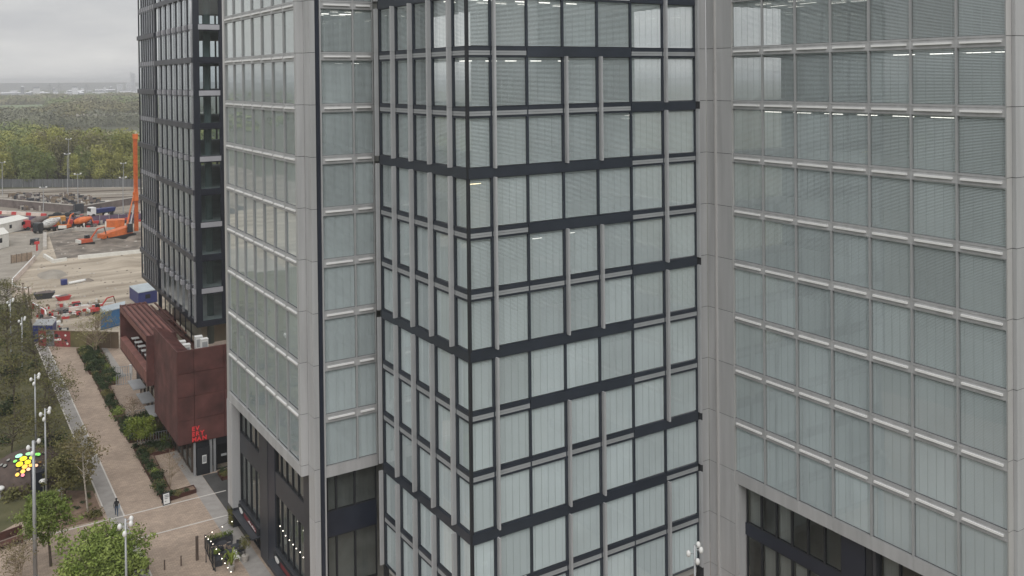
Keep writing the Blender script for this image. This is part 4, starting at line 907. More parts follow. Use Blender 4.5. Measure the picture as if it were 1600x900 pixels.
# cafe terrace by the pale block
for i in range(4):
    y = 81.3+i*1.15
    t = thing('cafe_screen', ('black framed glass cafe screen nearest the bottom edge', 'second black framed glass cafe screen from the bottom edge', 'third black framed glass cafe screen from the bottom edge', 'black framed glass cafe screen at the marker post end')[i], 'screen', (20.6, y, 0), 'cafe terrace screens')
    x = 20.5+0.08*i; b = MB(); b.box(x-.03, x+.03, y, y+.06, 0, 1.3); b.box(x-.03, x+.03, y+1.07, y+1.13, 0, 1.3); b.box(x-.03, x+.03, y+.06, y+1.07, 1.24, 1.3); b.box(x-.03, x+.03, y+.06, y+1.07, .05, .11); b.build('frame', BLKTRIM, t)
    MB().quad((x, y+.06, .11), (x, y+1.07, .11), (x, y+1.07, 1.24), (x, y+.06, 1.24)).build('pane', GLASSP, t)
def flower_box(label, x0, x1, y0, y1_, n):
    t = thing('flower_box', label, 'planter', (x0, y0, 0)); MB().box(x0, x1, y0, y1_, 0, .55).build('trough', DARKP, t)
    b = MB()
    for k in range(n): leaves(b, (x0+(x1-x0)*(k+.5)/n, (y0+y1_)/2, .75), .32, .32, .28, 60, .06, .4)
    b.build('foliage', LEAF_GR, t)
flower_box('dark trough of green plants at the far end of the cafe terrace', 21.0, 23.3, 85.9, 86.4, 7)
flower_box('dark trough of plants behind the cafe screens', 20.75, 21.3, 82.0, 84.6, 6)
def cafe_table(label, x, y):
    t = thing('cafe_table', label, 'table', (x, y, 0), 'cafe tables'); MB().tube((x, y, .72), (x, y, .75), .42, .42, 14).build('table_top', DARKP, t); MB().tube((x, y, .02), (x, y, .72), .035, .035, 6).build('stem', BLKTRIM, t); MB().tube((x, y, 0), (x, y, .03), .25, .25, 10).build('foot', BLKTRIM, t)
def cafe_chair(label, x, y, rz, m):
    t = thing('cafe_chair', label, 'chair', (x, y, 0), 'cafe chairs', rz)
    local('seat', MB().box(-.22, .22, -.22, .22, .42, .46).mesh('seat', m), t); local('backrest', MB().box(-.22, .22, .20, .24, .5, .85).mesh('backrest', m), t)
    for sx in (-.2, .2):
        for sy in (-.2, .2): local('leg', MB().box(sx-.015, sx+.015, sy-.015, sy+.015, 0, .42).mesh('leg', BLKTRIM), t)
for i, (x, y) in enumerate(((22.0, 84.6), (22.9, 83.4), (22.0, 82.8))):
    cafe_table(('dark round cafe table by the far trough', 'dark round cafe table near the shopfront', 'dark round cafe table by the screens')[i], x, y)
    for k in range(3): cafe_chair('dark cafe chair drawn up to a round table on the terrace', x+.62*math.cos(k*2.1+i), y+.62*math.sin(k*2.1+i), k*2.1+i-1.57, DARKP)
lg = thing('lounge_chair', 'pale slatted lounge chair by the potted olive', 'chair', (22.5, 82.4, 0))
for i in range(7): MB().box(22.2, 22.8, 81.7+i*.2, 81.83+i*.2, .38+.05*max(0, i-3), .42+.05*max(0, i-3)).build('slat', CREAM, lg)
for x, y in ((22.22, 81.75), (22.74, 81.75), (22.22, 82.9), (22.74, 82.9)): MB().box(x, x+.05, y, y+.05, 0, .4).build('leg', CREAM, lg)
pm = thing('potted_palm', 'potted palm with arching green fronds on the cafe terrace', 'plant', (21.7, 80.6, 0)); MB().tube((21.7, 80.6, 0), (21.7, 80.6, .5), .22, .28, 10).build('pot', CONC, pm)
for k in range(14):
    b = MB(); a = k*.45; p0 = Vector((21.7, 80.6, .55)); d = Vector((math.cos(a), math.sin(a), 0)); sd_ = Vector((-d.y, d.x, 0)); pr = p0; h_ = .9+.3*(k % 3)
    for s_ in range(1, 5):
        q_ = p0 + d*(.22*s_) + Vector((0, 0, h_*math.sin(s_*.62)*.9)); w_ = .09*(1.2-s_/5); b.quad(pr-sd_*w_, pr+sd_*w_, q_+sd_*w_*.8, q_-sd_*w_*.8); pr = q_
    b.build('frond', LEAF_YG, pm)
ol = thing('potted_olive', 'potted olive tree against the shopfront of the pale block', 'plant', (23.2, 81.6, 0)); MB().tube((23.2, 81.6, 0), (23.2, 81.6, .55), .25, .32, 10).build('pot', CONC, ol); MB().tube((23.2, 81.6, .5), (23.2, 81.6, 1.4), .03, .02, 5).build('trunk', BARK, ol)
b = MB(); leaves(b, (23.2, 81.6, 1.7), .6, .6, .7, 420, .06, .2); b.build('crown', LEAF_OL, ol)
cl = thing('climber', 'climbing plant growing up the dark foot of the corner pier', 'plant', (23.8, 88.6, 0)); b = MB()
for z in (.5, 1.0, 1.5): leaves(b, (23.85, 88.7, z), .25, .9, .4, 160, .07, .3)
b.build('foliage', LEAF_OL, cl)
def string(label, pts, ends=True):
    t = thing('string_light', label, 'string lights', pts[0], 'festoon lights'); b = MB()
    for p, q_ in zip(pts, pts[1:]): b.tube((p[0], p[1], p[2]+.12), (q_[0], q_[1], q_[2]+.12), .012, .012, 4)
    b.build('cable', BLKTRIM, t)
    for p in pts: MB().ball(p, .045, n=8, rows=5).build('bulb', BULB, t)
B1 = [(22.97, 84.87, 2.3), (21.96, 84.39, 2.3), (20.92, 83.89, 2.3), (20.23, 83.38, 2.3), (20.3, 82.79, 2.3), (20.39, 82.26, 2.3), (20.43, 81.7, 2.3), (20.44, 80.64, 2.3), (20.44, 79.69, 2.3), (20.42, 78.76, 2.3), (20.44, 77.88, 2.3), (20.45, 77.03, 2.3), (20.49, 76.23, 2.3)]
B2 = [(24.1, 74.44, 5.85), (24.1, 73.71, 5.76), (24.1, 73.06, 5.63), (24.1, 72.11, 5.66), (24.1, 71.23, 5.68), (24.1, 70.47, 5.69), (24.1, 69.57, 5.78), (24.1, 68.85, 5.69), (24.1, 76.89, 0.61), (24.1, 81.49, 3.66)]
string('string of glowing bulbs from the corner pier to the cafe screens', B1[:4]); string('string of glowing bulbs running down along the cafe screens', B1[4:]); string('string of glowing bulbs slanting across the shop windows of the pale block', B2[:8])
for p, lab in ((B1[3], 'thin dark post holding the string lights at the end screen'), (B1[6], 'thin dark post holding the string lights beside the trough')):
    t = thing('light_post', lab, 'post', (p[0], p[1], 0)); MB().box(p[0]-.03, p[0]+.03, p[1]-.03, p[1]+.03, 0, 2.45).build('shaft', BLKTRIM, t); MB().box(p[0]-.06, p[0]+.06, p[1]-.06, p[1]+.06, 0, .04).build('foot', BLKTRIM, t)
# railings on the cinema terrace
def railing(label, x0, y0, x1, y1_, h, m, step=.28):
    t = thing('railing', label, 'railing', (x0, y0, 0)); a = Vector((x0, y0, 0)); d = Vector((x1-x0, y1_-y0, 0)); n_ = int(d.length/step)
    MB().tube(a+Vector((0, 0, h)), a+d+Vector((0, 0, h)), .035, .035, 5).build('top_rail', m, t); MB().tube(a+Vector((0, 0, .12)), a+d+Vector((0, 0, .12)), .03, .03, 5).build('bottom_rail', m, t)
    me = MB().box(-.035, .035, -.02, .02, 0, h).mesh('baluster', m)
    for i in range(n_+1): put('baluster', me, t, a+d*(i/n_))
railing('pale slatted railing across the terrace beside the planter, nearer one', 21.7, 138.9, 23.5, 138.6, 1.5, LOUV); railing('pale slatted railing across the terrace, farther one', 22.2, 142.7, 24.4, 142.4, 1.5, LOUV)
railing('picket railing in front of the yellow green tree', 20.2, 115.0, 23.7, 114.6, 1.1, LOUV); railing('picket railing between the bare reddish tree and the cinema wall', 20.6, 123.7, 24.2, 123.5, 1.1, LOUV)
t = thing('white_post', 'white square post at the end of the slatted railing', 'post', (23.6, 138.9, 0)); MB().box(23.5, 23.75, 138.75, 139.0, 0, 2.6).build('shaft', WHITE, t); MB().box(23.45, 23.8, 138.7, 139.05, 2.6, 2.66).build('cap', WHITE, t)
for i, (x, y) in enumerate(((23.85, 109.6), (24.0, 108.0), (26.0, 110.6), (26.3, 109.2))):
    t = thing('ventilation_cabinet', ('white cabinet on the cinema roof terrace, left one of the pair by the ribbed parapet', 'white cabinet on the cinema roof terrace, nearer one by the ribbed parapet', 'white cabinet on the cinema roof terrace, farther one of the right hand pair', 'white cabinet on the cinema roof terrace, nearer one of the right hand pair')[i], 'cabinet', (x, y, 9.3))
    MB().box(x, x+.8, y, y+.7, 9.32, 12.75).build('casing', WHITE, t); MB().box(x-.03, x+.83, y-.03, y+.73, 12.75, 12.83).build('lid', WHITE, t); MB().box(x+.1, x+.7, y-.02, y, 11.6, 12.5).build('grille', MATS['poster_grey'], t)
for i in range(7):
    y = 116.5+i*2.2; t = thing('terrace_table', 'white table inside the rust red loggia', 'table', (22.7, y, 7.3), 'white tables in the loggia'); MB().box(22.3, 23.2, y, y+.9, 8.62, 8.68).build('table_top', WHITE, t); MB().box(22.7, 22.8, y+.4, y+.5, 7.3, 8.62).build('stem', STEEL, t)
for i, (x, y) in enumerate(((28.9, 112.5), (27.6, 114.0))):
    t = thing('terrace_table', ('pale table on the roof terrace under the black tower', 'small pale table beside the terrace column')[i], 'table', (x, y, 9.3)); MB().box(x-.4, x+.4, y-.4, y+.4, 10.3, 10.36).build('table_top', CREAM, t); MB().box(x-.05, x+.05, y-.05, y+.05, 9.3, 10.3).build('stem', STEEL, t)

# ------------------------------------------------------------------ mural hoarding
hd = thing('hoarding', 'long site hoarding painted with a red and black mural at its left end', 'hoarding', (14.4, 167, 0))
a = Vector((14.4, 167.0, 0)); d = Vector((25.1-14.4, 157.9-167.0, 0)); nn = Vector((d.y, -d.x, 0)).normalized()
HC = [mat('mural_red', (0.26, 0.05, 0.05)), mat('mural_grey', (0.16, 0.16, 0.16), scale=2, var=0.6), MATS['mural_red'], mat('mural_olive', (0.13, 0.115, 0.05), var=0.25), MATS['mural_olive'], mat('mural_brown', (0.14, 0.10, 0.065), var=0.2), MATS['mural_brown']]
seqm = [0, 1, 0, 2, 3, 4, 5, 5, 6, 6]
for i in range(10):
    p = a+d*(i/10)+d*0.0015; q_ = a+d*((i+1)/10)-d*0.0015; w_ = nn*0.06
    b = MB(); b.prism([tuple(p[:2]), tuple(q_[:2]), tuple((q_-w_)[:2]), tuple((p-w_)[:2])], 0.05, 2.6); o = b.build('hoarding_panel', HC[seqm[i]], hd)
    if i < 4:
        for k in range(4):
            c = p+(q_-p)*random.uniform(.15, .85)+nn*(0.012+0.006*k); z = random.uniform(.5, 2.1); rr = random.uniform(.14, .34); e = (q_-p).normalized()
            me = MB(); me.prism([(rr*math.cos(t_*.6283), rr*math.sin(t_*.6283)) for t_ in range(10)] if k % 2 else [(-rr, -rr*.5), (rr, -rr*.5), (rr, rr*.5), (-rr, rr*.5)], 0, .004)
            me.v = [tuple(c+e*x+Vector((0, 0, z+y))+nn*zz) for x, y, zz in me.v]; me.build('painted_shape', (WHITE, BLKTRIM, CREAM, MATS['mural_grey'])[(i+k) % 4], o)
b = MB(); pa, pb = a+nn*.05, a+d+nn*.05; b.prism([tuple(pa[:2]), tuple(pb[:2]), tuple((pb-nn*.16)[:2]), tuple((pa-nn*.16)[:2])], 2.6, 2.7); b.build('top_rail', TIMB, hd)

# ------------------------------------------------------------------ building site
def box_cabin(name, label, cat, poly, h, m, roof, win=0, group=None, doorm=DARKP):
    t = thing(name, label, cat, (poly[0][0], poly[0][1], 0), group); MB().prism(poly, 0.1, h).build('wall', m, t)
    cx = sum(p[0] for p in poly)/4; cy = sum(p[1] for p in poly)/4
    MB().prism([(cx+(x-cx)*1.02, cy+(y-cy)*1.02) for x, y in poly], h, h+.14).build('roof', roof, t)
    p0, p1 = Vector((*poly[0], 0)), Vector((*poly[1], 0)); e = (p1-p0); L_ = e.length; e.normalize(); n_ = Vector((e.y, -e.x, 0))
    if n_.dot(p0-Vector((cx, cy, 0))) < 0: n_ = -n_
    for i in range(win):
        c = p0+e*(L_*(i+.5)/win); s_, w_ = c-e*.5, c+e*.5
        MB().prism([tuple((s_+n_*.03)[:2]), tuple((w_+n_*.03)[:2]), tuple((w_-n_*.03)[:2]), tuple((s_-n_*.03)[:2])], h*.45, h*.78).build('window', CARG, t)
    return t
box_cabin('site_cabin', 'long white flat roofed site cabin at the left edge of the building site', 'site cabin', [(14.0, 291.5), (24.1, 303.3), (22, 312), (10, 300)], 3.0, CREAM, CREAM, 3)
box_cabin('site_cabin', 'smaller white site cabin at the left edge, nearer than the long one', 'site cabin', [(13.0, 268.0), (17.0, 272.2), (16.4, 283), (11.5, 280)], 3.6, CREAM, CREAM, 1)
box_cabin('shipping_container', 'bright blue container with a pale roof behind the hoarding beside the loggia', 'container', [(24.4, 171.2), (28.6, 173.2), (29.4, 177.6), (25.0, 175.6)], 3.0, BLUE, mat('pale_blue_roof', (0.42, 0.47, 0.50)), 0)
box_cabin('site_cabin', 'white and navy site cabin half hidden by the black tower', 'site cabin', [(33.2, 186.0), (36.8, 187.0), (36.4, 194), (32.8, 193)], 2.4, BLUED, MATS['pale_blue_roof'], 1)
box_cabin('site_cabin', 'small navy site cabin with a grey roof at the left end of the mural', 'site cabin', [(13.9, 170.2), (16.6, 168.4), (17.6, 172.0), (15, 173.8)], 2.7, BLUED, STEEL, 0)
box_cabin('fuel_tank', 'orange steel tank unit behind the piling rig', 'tank', [(42.5, 285.0), (47.2, 284.0), (47.8, 287.6), (43.1, 288.6)], 2.7, ORANGE, ORANGE, 0)
box_cabin('storage_container', 'ochre container behind the grey mixer lorry', 'container', [(28.2, 303), (34.0, 303.6), (34.0, 307), (28.2, 306.4)], 2.4, YELLOW, YELLOW, 0)
box_cabin('storage_box', 'small navy blue box standing alone on the bare earth', 'box', [(22.9, 213.9), (24.1, 213.9), (24.1, 215.1), (22.9, 215.1)], 1.0, BLUED, BLUED, 0)
# piling rig
rg_ = thing('piling_rig', 'orange piling rig with a very tall mast', 'piling rig', (47.5, 272, 0))
mx_, my_ = 48.5, 273.3
b = MB()
for sx in (-.42, .42):
    for sy in (-.42, .42): b.tube((mx_+sx, my_+sy, 1), (mx_+sx, my_+sy, 28), .1, .1, 4)
z = 1.0
while z < 27.5:
    for sx, sy, ex, ey in ((-.42, -.42, .42, -.42), (.42, -.42, .42, .42), (.42, .42, -.42, .42), (-.42, .42, -.42, -.42)):
        b.tube((mx_+sx, my_+sy, z), (mx_+ex, my_+ey, z+.9), .055, .055, 3); b.tube((mx_+sx, my_+sy, z), (mx_+ex, my_+ey, z), .05, .05, 3)
    z += .9
b.build('mast', ORANGE, rg_); MB().box(mx_-.35, mx_+.35, my_-.35, my_+.35, 1, 12.5).build('mast_core', ORANGE, rg_); MB().box(mx_-.28, mx_+.28, my_-.28, my_+.28, 12.5, 27.5).build('leader_tube', ORANGE, rg_)
MB().box(mx_-.6, mx_+.7, my_-.6, my_+.6, 26.8, 28.2).build('mast_head', ORANGE, rg_); MB().box(mx_-.9, mx_+.5, my_-1.0, my_-.5, 9.5, 12.0).build('rotary_head', ORANGE, rg_)
for sx in (-1.0, .6): MB().tube((45.3+sx*.4, 270.3+sx, 1.9), (mx_-.2, my_+sx*.3, 13.0), .16, .13, 6).build('stay', ORANGE, rg_)
MB().tube((46.3, 271, 2), (mx_-.4, my_, 8.5), .2, .14, 6).build('hydraulic_ram', STEEL, rg_)
MB().hull8([(39.6, 264.6, 1.1), (46.9, 269.4, 1.1), (45.6, 272.3, 1.1), (38.4, 267.5, 1.1)], [(40.2, 265.2, 2.4), (46.7, 269.6, 3.0), (45.6, 272.0, 3.0), (39.2, 267.7, 2.4)]).build('body', ORANGE, rg_)
MB().hull8([(38.6, 263.8, 1.1), (40.6, 265.2, 1.1), (39.4, 267.8, 1.1), (37.4, 266.4, 1.1)], [(38.6, 263.8, 2.2), (40.6, 265.2, 2.2), (39.4, 267.8, 2.2), (37.4, 266.4, 2.2)]).build('counterweight', ORANGE, rg_)
for s_ in (0, 1): MB().hull8([(40+s_*-1.3, 264+s_*3.0, 0), (48+s_*-1.3, 269.4+s_*3.0, 0), (47.6+s_*-1.3, 270.3+s_*3.0, 0), (39.6+s_*-1.3, 264.9+s_*3.0, 0)], [(40.4+s_*-1.3, 264.3+s_*3.0, 1.05), (47.6+s_*-1.3, 269.2+s_*3.0, 1.05), (47.2+s_*-1.3, 270.1+s_*3.0, 1.05), (40.0+s_*-1.3, 265.2+s_*3.0, 1.05)]).build('crawler_track', RUBB, rg_)
MB().box(45.2, 46.6, 267.6, 269.0, 1.6, 3.9).build('cab', CARG, rg_)
def excavator(label, x, y, rz, m, sc=1.0):
    t = thing('excavator', label, 'excavator', (x, y, 0), None, rz); t.scale = (sc, sc, sc)
    for s_ in (-1, 1): local('crawler_track', MB().hull8([(-1.9, s_*1.25-.3, .1), (1.9, s_*1.25-.3, .1), (1.9, s_*1.25+.3, .1), (-1.9, s_*1.25+.3, .1)], [(-1.7, s_*1.25-.3, .85), (1.7, s_*1.25-.3, .85), (1.7, s_*1.25+.3, .85), (-1.7, s_*1.25+.3, .85)]).mesh('crawler_track', RUBB), t)
    local('body', MB().hull8([(-2.4, -1.3, .95), (1.3, -1.3, .95), (1.3, 1.3, .95), (-2.4, 1.3, .95)], [(-2.3, -1.25, 2.1), (1.2, -1.25, 1.9), (1.2, 1.25, 1.9), (-2.3, 1.25, 2.1)]).mesh('body', m), t)
    local('counterweight', MB().box(-2.9, -2.4, -1.3, 1.3, 1.0, 2.0).mesh('counterweight', CREAM), t)
    cb2 = local('cab', MB().hull8([(-.2, .2, 1.9), (1.35, .2, 1.6), (1.35, 1.25, 1.6), (-.2, 1.25, 1.9)], [(-.1, .25, 3.0), (1.0, .25, 3.0), (1.0, 1.2, 3.0), (-.1, 1.2, 3.0)]).mesh('cab', CARG), t)
    local('boom', MB().tube((1.1, -.2, 1.7), (3.4, -.2, 4.6), .28, .26, 4).tube((3.4, -.2, 4.6), (5.6, -.2, 4.9), .26, .2, 4).mesh('boom', m), t)
    local('stick', MB().tube((5.5, -.2, 5.0), (6.3, -.2, 1.9), .2, .15, 4).mesh('stick', BRONZE), t)
    local('bucket', MB().hull8([(5.6, -.7, .7), (6.6, -.7, .9), (6.6, .3, .9), (5.6, .3, .7)], [(5.9, -.7, 1.8), (6.5, -.7, 1.9), (6.5, .3, 1.9), (5.9, .3, 1.8)]).mesh('bucket', RUBB), t)
    local('ram', MB().tube((1.3, -.2, 1.5), (2.9, -.2, 3.7), .09, .07, 5).mesh('ram', STEEL), t)
excavator('orange excavator digging dark spoil in the pit left of the piling rig', 34.4, 263.2, R(20), mat('excavator_red_orange', (0.52, 0.10, 0.04)), .85)
excavator('orange excavator with folded boom beside the mixer lorries', 32.9, 293.5, R(60), ORANGE, .85)
excavator('small red digger between the blue container and the barriers', 25.6, 184.5, R(10), RED, .55)
def lorry(name, label, x, y, rz, cabm, bodym, kind, sc=1.0):
    t = thing(name, label, 'lorry', (x, y, 0), None, rz); t.scale = (sc, sc, sc)
    local('chassis', MB().box(-4.2, 3.9, -.5, .5, .75, 1.05).mesh('chassis', RUBB), t)
    c_ = local('cab', MB().hull8([(2.3, -1.2, .7), (4.1, -1.2, .7), (4.1, 1.2, .7), (2.3, 1.2, .7)], [(2.3, -1.15, 3.0), (3.9, -1.15, 3.0), (3.9, 1.15, 3.0), (2.3, 1.15, 3.0)]).mesh('cab', cabm), t)
    local('windscreen', MB().hull8([(4.03, -1.05, 1.8), (4.06, -1.05, 1.8), (4.06, 1.05, 1.8), (4.03, 1.05, 1.8)], [(3.93, -1.05, 2.8), (3.96, -1.05, 2.8), (3.96, 1.05, 2.8), (3.93, 1.05, 2.8)]).mesh('windscreen', CARG), c_)
    for px_ in (3.2, -1.2, -2.9):
        for s_ in (-1, 1): local('wheel', MB().tube((px_, s_*1.2-.18, .52), (px_, s_*1.2+.18, .52), .52, .52, 12).mesh('wheel', RUBB), t)
    if kind == 'mixer':
        b = MB(); b.tube((1.9, 0, 1.9), (.3, 0, 2.3), .75, 1.25, 14); b.tube((.3, 0, 2.3), (-1.6, 0, 2.65), 1.25, 1.2, 14); b.tube((-1.6, 0, 2.65), (-3.9, 0, 3.25), 1.2, .45, 14); local('drum', b.mesh('drum', bodym), t)
        local('chute', MB().hull8([(-4.5, -.3, 1.4), (-4.0, -.3, 1.9), (-4.0, .3, 1.9), (-4.5, .3, 1.4)], [(-4.5, -.3, 1.6), (-4.0, -.3, 3.3), (-4.0, .3, 3.3), (-4.5, .3, 1.6)]).mesh('chute', bodym), t)
    else: local('body', MB().hull8([(-4.0, -1.1, 1.1), (2.0, -1.1, 1.1), (2.0, 1.1, 1.1), (-4.0, 1.1, 1.1)], [(-4.3, -1.25, 2.3), (2.1, -1.25, 2.3), (2.1, 1.25, 2.3), (-4.3, 1.25, 2.3)]).mesh('body', bodym), t)
lorry('mixer_lorry', 'concrete mixer lorry with a grey striped drum on the haul road', 28.2, 293.5, R(212), CARD, mat('drum_grey', (0.5, 0.5, 0.48), stretch=(1, 1, 3), var=.5, scale=1.2), 'mixer')
lorry('mixer_lorry', 'concrete mixer lorry with an orange drum in the middle of the site', 37.0, 296.5, R(170), RED, ORANGE, 'mixer', .82)
lorry('tipper_lorry', 'white cabbed lorry on the road beyond the purple fence', 46.0, 318.5, R(200), WHITE, BLUED, 'tip')
lorry('dumper', 'dark dumper parked alone on the haul road', 23.1, 274.0, R(250), CARD, MATS['mural_grey'], 'tip', .5)
lorry('mixer_lorry', 'brown drum mixer lorry beside the long white cabin', 26.0, 302.5, R(200), RED, CONCD, 'mixer', .9)
def car(label, x, y, rz, m):
    t = thing('parked_car', label, 'car', (x, y, 0), 'dark cars on the site road', rz)
    local('body', MB().hull8([(-2.2, -.9, .3), (2.2, -.9, .3), (2.2, .9, .3), (-2.2, .9, .3)], [(-2.1, -.85, .95), (2.1, -.85, .85), (2.1, .85, .85), (-2.1, .85, .95)]).mesh('body', m), t)
    local('cabin', MB().hull8([(-1.6, -.8, .95), (1.0, -.8, .9), (1.0, .8, .9), (-1.6, .8, .95)], [(-1.2, -.68, 1.5), (.3, -.68, 1.5), (.3, .68, 1.5), (-1.2, .68, 1.5)]).mesh('cabin', CARG), t)
    for px_ in (-1.35, 1.35):
        for s_ in (-1, 1): local('wheel', MB().tube((px_, s_*.85-.1, .32), (px_, s_*.85+.1, .32), .32, .32, 10).mesh('wheel', RUBB), t)
car('dark car parked below the brown ramp wall, left one', 33.4, 323.5, R(160), CARD); car('dark car parked below the brown ramp wall, right one', 36.6, 321.8, R(155), CARD); car('grey car on the site road behind the dark ones', 38.6, 326.0, R(150), mat('car_grey', (.2, .2, .21), rough=.3))
# walls
def wall(name, label, p, q_, h, w, m, cop=None, z0=0.0):
    t = thing(name, label, 'wall', (p[0], p[1], 0)); a_, b_ = Vector((*p, 0)), Vector((*q_, 0)); e = b_-a_; n_ = Vector((e.y, -e.x, 0)).normalized()*w; k = max(1, int(e.length/6))
    for i in range(k):
        s_, f_ = a_+e*(i/k)+e*.0006, a_+e*((i+1)/k)-e*.0006; MB().prism([tuple((s_+n_)[:2]), tuple((f_+n_)[:2]), tuple((f_-n_)[:2]), tuple((s_-n_)[:2])], z0, h).build('wall_panel', m, t)
    if cop: MB().prism([tuple((a_+n_*1.3)[:2]), tuple((b_+n_*1.3)[:2]), tuple((b_-n_*1.3)[:2]), tuple((a_-n_*1.3)[:2])], h, h+.2).build('coping', cop, t)
wall('ramp_wall', 'long brown ramp wall running in from the left edge of the site', (15, 372), (39.3, 329), 2.6, .3, CONCD, CONC); wall('ramp_wall', 'ramp wall with a pale coping rising to the right behind the rig', (41.6, 328.5), (66, 346), 2.2, .3, CONCD, CONC)
wall('ramp_portal', 'dark square end of the ramp walls', (39.2, 327.6), (42.0, 328.2), 3.2, .6, DARKP)
wall('pit_wall', 'pale concrete pit wall slanting up to the mixer lorries', (27.3, 283.6), (34.5, 290), 1.0, .3, CONC); wall('pit_wall', 'pale concrete pit wall along the back of the piling pit', (34.6, 290), (44.4, 283), 1.0, .3, CONC)
wall('pit_wall', 'pale concrete strip wall beside the haul road', (26.8, 287), (24.4, 262), 0.9, .45, CONC); wall('formwork_wall', 'low white formwork wall across the bare earth', (29.8, 243.4), (46, 242.6), 0.9, .25, CREAM); wall('formwork_wall', 'short white formwork wall with a gap at its right end', (24.0, 241.6), (27.2, 242.8), 0.8, .3, CREAM)
wall('formwork_wall', 'white formwork upright joined to the short wall', (24.2, 242.2), (23.2, 251), 0.9, .25, CREAM)
# fence of purple panels, palisade along the railway
def panel_fence(name, label, p, q_, h, n_, m, postm, cat='fence'):
    t = thing(name, label, cat, (p[0], p[1], 0)); a_ = Vector((*p, 0)); e = Vector((q_[0]-p[0], q_[1]-p[1], 0)); nn_ = Vector((e.y, -e.x, 0)).normalized()*.04
    for i in range(n_):
        s_, f_ = a_+e*(i/n_)+e*.002, a_+e*((i+1)/n_)-e*.002; MB().prism([tuple((s_+nn_)[:2]), tuple((f_+nn_)[:2]), tuple((f_-nn_)[:2]), tuple((s_-nn_)[:2])], .1, h).build('fence_panel', m, t)
        c = a_+e*(i/n_); MB().box(c.x-.06, c.x+.06, c.y-.06, c.y+.06, 0, h+.15).build('fence_post', postm, t)
panel_fence('site_fence', 'dull purple mesh fence across the back of the site', (33, 305), (56, 299), 2.2, 9, PURP, STEEL); panel_fence('site_fence', 'dull purple fence section left of the ramp walls', (17, 322), (27, 314), 2.0, 5, PURP, STEEL)
panel_fence('palisade_fence', 'long grey palisade fence along the foot of the wood', (18, 434), (100, 372), 3.4, 24, mat('fence_grey', (0.12, 0.125, 0.13), stretch=(3, 3, .2), var=.3), STEEL)
panel_fence('mesh_fence', 'rusty mesh fence panels beside the haul road', (15.8, 247.0), (20.4, 248.5), 2.0, 4, mat('mesh_tan', (0.3, 0.23, 0.17), var=.3, scale=3), BRONZE)
panel_fence('lawn_fence', 'mossy timber fence between the park lawn and the site', (15.15, 202), (13.9, 170.5), 2.3, 12, mat('moss_fence', (0.085, 0.08, 0.05), var=.3), TIMB)
for i, (x, y) in enumerate(((14.9, 202.3), (15.6, 199.0), (15.3, 192.5), (15.1, 187), (16.0, 183.6))):
    t = thing('timber_post', ('tall timber post at the far corner of the park lawn', 'tall timber post second from the lawn corner', 'timber post half way along the lawn fence', 'timber post before the red barriers', 'timber post nearest the navy cabin')[i], 'post', (x, y, 0)); MB().tube((x, y, 0), (x, y, 3.6-.2*i), .13, .11, 7).build('shaft', TIMB, t); MB().box(x-.25, x+.25, y-.1, y+.1, 3.6-.2*i, 3.75-.2*i).build('bracket', TIMB, t)
# water filled barriers
BM = MB().hull8([(-1.0, -.3, 0), (1.0, -.3, 0), (1.0, .3, 0), (-1.0, .3, 0)], [(-1.0, -.12, 1.0), (1.0, -.12, 1.0), (1.0, .12, 1.0), (-1.0, .12, 1.0)])
BW, BR = BM.mesh('barrier_body', mat('barrier_pink_white', (0.62, 0.52, 0.46), rnd=.12)), BM.mesh('barrier_body', RED); BT = MB().box(-.9, .9, -.1, .1, 1.0, 1.12).mesh('barrier_top', WHITE)
def barriers(pts, label, group, pat):
    i = 0
    for p, q_ in zip(pts, pts[1:]):
        a_, b_ = Vector((*p, 0)), Vector((*q_, 0)); n_ = max(1, round((b_-a_).length/2.1)); ang = math.atan2(b_.y-a_.y, b_.x-a_.x)
        for k in range(n_):
            c = a_.lerp(b_, (k+.5)/n_); r_d = pat(i); t = thing('traffic_barrier', label[1 if r_d else 0], 'barrier', (c.x, c.y, .03), group, ang); local('barrier_body', BR if r_d else BW, t); local('barrier_top', BT, t); i += 1
barriers([(21.0, 249), (18.6, 239), (16.6, 231), (14.4, 222), (14.0, 217), (14.4, 213), (16.9, 209.6)], ('pale pinkish plastic barrier in the curved row round the haul road', 'red barrier in the curved row'), 'barriers curving round the haul road', lambda i: False)
barriers([(17, 345), (31, 327)], ('white plastic barrier in the red and white row below the ramp wall', 'red plastic barrier in the red and white row below the ramp wall'), 'barriers below the ramp wall', lambda i: i % 3 == 1)
barriers([(15.9, 196), (17.4, 188), (17.2, 184.4)], ('white barrier in the short row beside the timber posts', 'red barrier in the short row beside the timber posts'), 'barriers beside the timber posts', lambda i: i % 3 == 0)
barriers([(21.3, 187.5), (29, 187)], ('white barrier in the row behind the blue container', 'red barrier in the row behind the blue container'), 'barriers behind the blue container', lambda i: i % 4 == 2)
barriers([(11.5, 246), (13.2, 260)], ('white barrier at the left edge of the haul road', 'red barrier at the left edge of the haul road'), 'barriers at the left edge', lambda i: i % 3 == 0)
barriers([(47, 309), (56, 306)], ('pale barrier in the row right of the white cabbed lorry', 'red barrier in the row right of the white cabbed lorry'), 'barriers right of the lorry', lambda i: i % 3 == 1)
